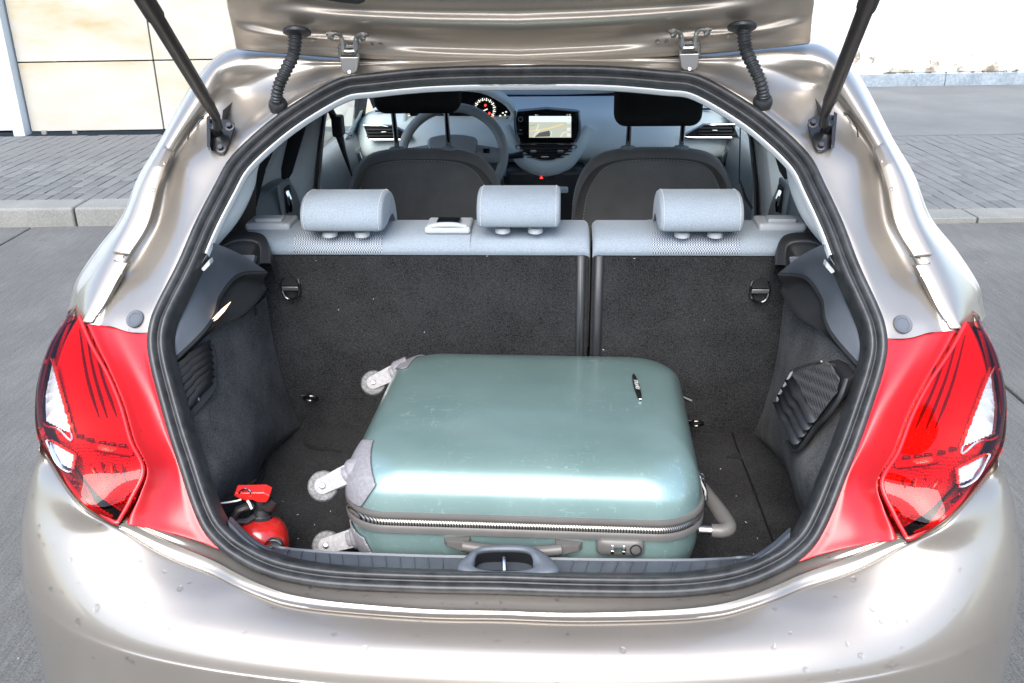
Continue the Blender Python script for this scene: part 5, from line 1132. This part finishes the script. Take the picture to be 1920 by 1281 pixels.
# badge
bx, by_ = .208, .055; Mb = Matrix.Translation((bx, by_, .2618)) @ Matrix.Rotation(R_(4), 4, 'Z')
bg_ = MB().add(loft([[Mb @ V((a*math.copysign(abs(math.cos(t))**.8, math.cos(t)), b*math.sin(t), z)) for t in [6.283*i/36 for i in range(36)]] for a, b, z in ((.0062, .060, 0), (.0060, .0595, .003), (.0045, .058, .0045), (.001, .02, .005))], 36, closed=True, hard=True)).build('badge', 'gloss_black', suit, angle=60)
text_mesh('ITKANEY', .0105, 'badge_text', 'print_white', bg_, Mb @ Matrix.Translation((0, .004, .0052)) @ Matrix.Rotation(R_(-90), 4, 'Z'))
MB().box((0, -.057, .0035), (.006, .005, .003), Mb).build('badge_end', 'chrome', bg_, bevel=.001)

# ------------------------------------------------------------------ fire extinguisher leaning in the left corner
nk = P(489, 966, y=1.41); axis = V((.03, .22, .97)).normalized()
base_ = nk-axis*.17
fe = empty('fire_extinguisher', (nk.x-.01, nk.y-.10, FZ), 'small red fire extinguisher with black valve in the left boot corner', 'fire extinguisher')
ti = Matrix.Translation((-(nk.x-.01), -(nk.y-.10), -FZ))
def F_(mb, nm, m_, par=None, **kw):
    o = mb.build(nm, m_, par or fe, **kw)
    if par is None or par is fe: o.matrix_parent_inverse = ti
    return o
cyl = F_(MB().lathe([(.0, -.125), (.044, -.124), (.049, -.118), (.050, -.09), (.050, -.050), (.0492, -.040), (.047, -.030), (.042, -.019), (.034, -.011), (.022, -.006), (0, -.004)], nk, axis, 40), 'cylinder', 'red_paint', angle=60)
ex = V((1, 0, 0)); ex = (ex-axis*ex.dot(axis)).normalized(); ey = axis.cross(ex)
vlv = F_(MB().lathe([(.0205, -.014), (.0205, .000), (.019, .002), (.017, 0), (.015, .012), (.016, .014), (.016, .026), (.010, .034), (0, .036)], nk, axis, 24), 'valve', 'black_plastic')
def fp(u, v, y): return P(u, v, y=y)
F_(MB().tube([nk+axis*.018, fp(505, 950, 1.405), fp(517, 936, 1.405)], [.0105, .0105, .0105], 14), 'nozzle', 'black_plastic', vlv)
F_(MB().lathe([(.0085, 0), (.0085, .001), (0, .001)], fp(517.5, 935, 1.404), (fp(517, 936, 1.405)-fp(505, 950, 1.405)), 14), 'nozzle_bore', 'vent_dark', vlv)
F_(MB().prism([fp(u, v, 1.385) for u, v in ((438, 930), (440, 925), (460, 925), (494, 924), (506, 930), (504, 937), (499, 943), (484, 943), (472, 938), (462, 940), (450, 937))], (.0, .020, .006)), 'lever', 'red_paint', vlv, bevel=.002)
F_(MB().tube([fp(474, 947, 1.395), fp(458, 951, 1.385), fp(446, 956, 1.38), (fp(430, 985, 1.375))], .0065, 8, flat=1.3), 'grip', 'black_plastic', vlv)
F_(MB().tube([fp(430, 985, 1.375).lerp(fp(446, 956, 1.38), .25), fp(462, 978, 1.385), fp(478, 968, 1.395)], .0055, 8), 'grip_brace', 'black_plastic', vlv)
F_(MB().tube([fp(u, v, 1.378) for u, v in ((402, 944), (420, 943), (440, 940), (452, 937))], .0017, 6, 16), 'pin_cord', 'cord_white', vlv)
F_(MB().tube([fp(u, v, 1.385) for u, v in ((448, 925), (454, 919), (462, 917), (468, 921), (470, 926))], .0018, 6, 20), 'safety_pin', 'chrome', vlv)
F_(MB().tube([fp(u, v, 1.378) for u, v in ((464, 939), (468, 945), (470, 950), (472, 954))], .0026, 6, 12), 'seal_tie', 'cord_white', vlv)
g0 = fp(514, 1024, 1.362)
F_(MB().lathe([(.0155, -.006), (.0155, .004), (.0135, .005), (.0125, .001), (0, .001)], g0, (0, -.75, .55), 24), 'gauge', 'black_plastic', cyl)
F_(MB().tube([g0+V((.0145*math.cos(t), -.004, .0115*math.sin(t)+.003)) for t in [6.283*i/24 for i in range(24)]], .0016, 6, closed=True), 'gauge_rim', 'satin_metal', cyl)
F_(MB().tube([fp(u, v, y) for u, v, y in ((405, 955, 1.40), (430, 935, 1.45), (455, 918, 1.5), (480, 900, 1.55))], .0022, 6, 20), 'hose_strap', 'black_plastic', fe)

# ------------------------------------------------------------------ rain drops on the paintwork
def drop_mesh():
    bm = bmesh.new(); bmesh.ops.create_icosphere(bm, subdivisions=2, radius=1.0)
    vs_ = [v.co.copy() for v in bm.verts]; fs_ = [tuple(v.index for v in f.verts) for f in bm.faces]; bm.free(); return vs_, fs_
DV, DF = drop_mesh(); rd_ = random.Random(11)
def drops(vf, n, rmin, rmax, mirror_too=True, zone=None):
    vs_, fs_ = vf; out = MB(); ars = []; tot = 0
    fl = []
    for f in fs_:
        a, b, c = vs_[f[0]], vs_[f[1]], vs_[f[2]]; ar = (b-a).cross(c-a).length; cen = (a+c)*.5
        if ar < 1e-9 or (zone and not zone(cen)): continue
        tot += ar; fl.append(f); ars.append(tot)
    import bisect
    for _ in range(n):
        f = fl[min(bisect.bisect(ars, rd_.random()*tot), len(fl)-1)]; a, b, c, d = (vs_[i] for i in f)
        u, v = rd_.random(), rd_.random(); p = a.lerp(b, u).lerp(d.lerp(c, u), v); nrm = (b-a).cross(d-a).normalized()
        if nrm.dot(CAM-p) < 0: nrm = -nrm
        r = rmin+(rmax-rmin)*rd_.random()**3
        if mirror_too and rd_.random() < .5: p = mx(p); nrm = mx(nrm)
        t = nrm.orthogonal().normalized(); s = nrm.cross(t); e = rd_.uniform(.8, 1.35); q = rd_.uniform(0, 6.28); ca, sa = math.cos(q), math.sin(q)
        t, s = t*ca+s*sa, s*ca-t*sa
        out.add(([p+t*(k.x*r*e)+s*(k.y*r)+nrm*(k.z*r*.5) for k in DV], DF))
    return out
MB_ = drops(bumper_pts, 520, .0014, .0058, zone=lambda p: p.z > .56)
MB_.v += []; a_ = drops(loft(rows, 40, 60), 190, .0010, .0032, zone=lambda p: p.y < 1.86); b_ = drops(loft(rr if False else rowsR, 40, 60), 70, .0010, .0034); c_ = drops(loft(rowsB, 80, 8), 90, .0012, .004)
for k in (a_, b_, c_): MB_.add((k.v, k.f))
dr = MB_.build('water_drops', 'water', car, angle=180); dr['kind'] = 'stuff'; dr['label'] = 'rain drops beaded on the paint and the red panels'
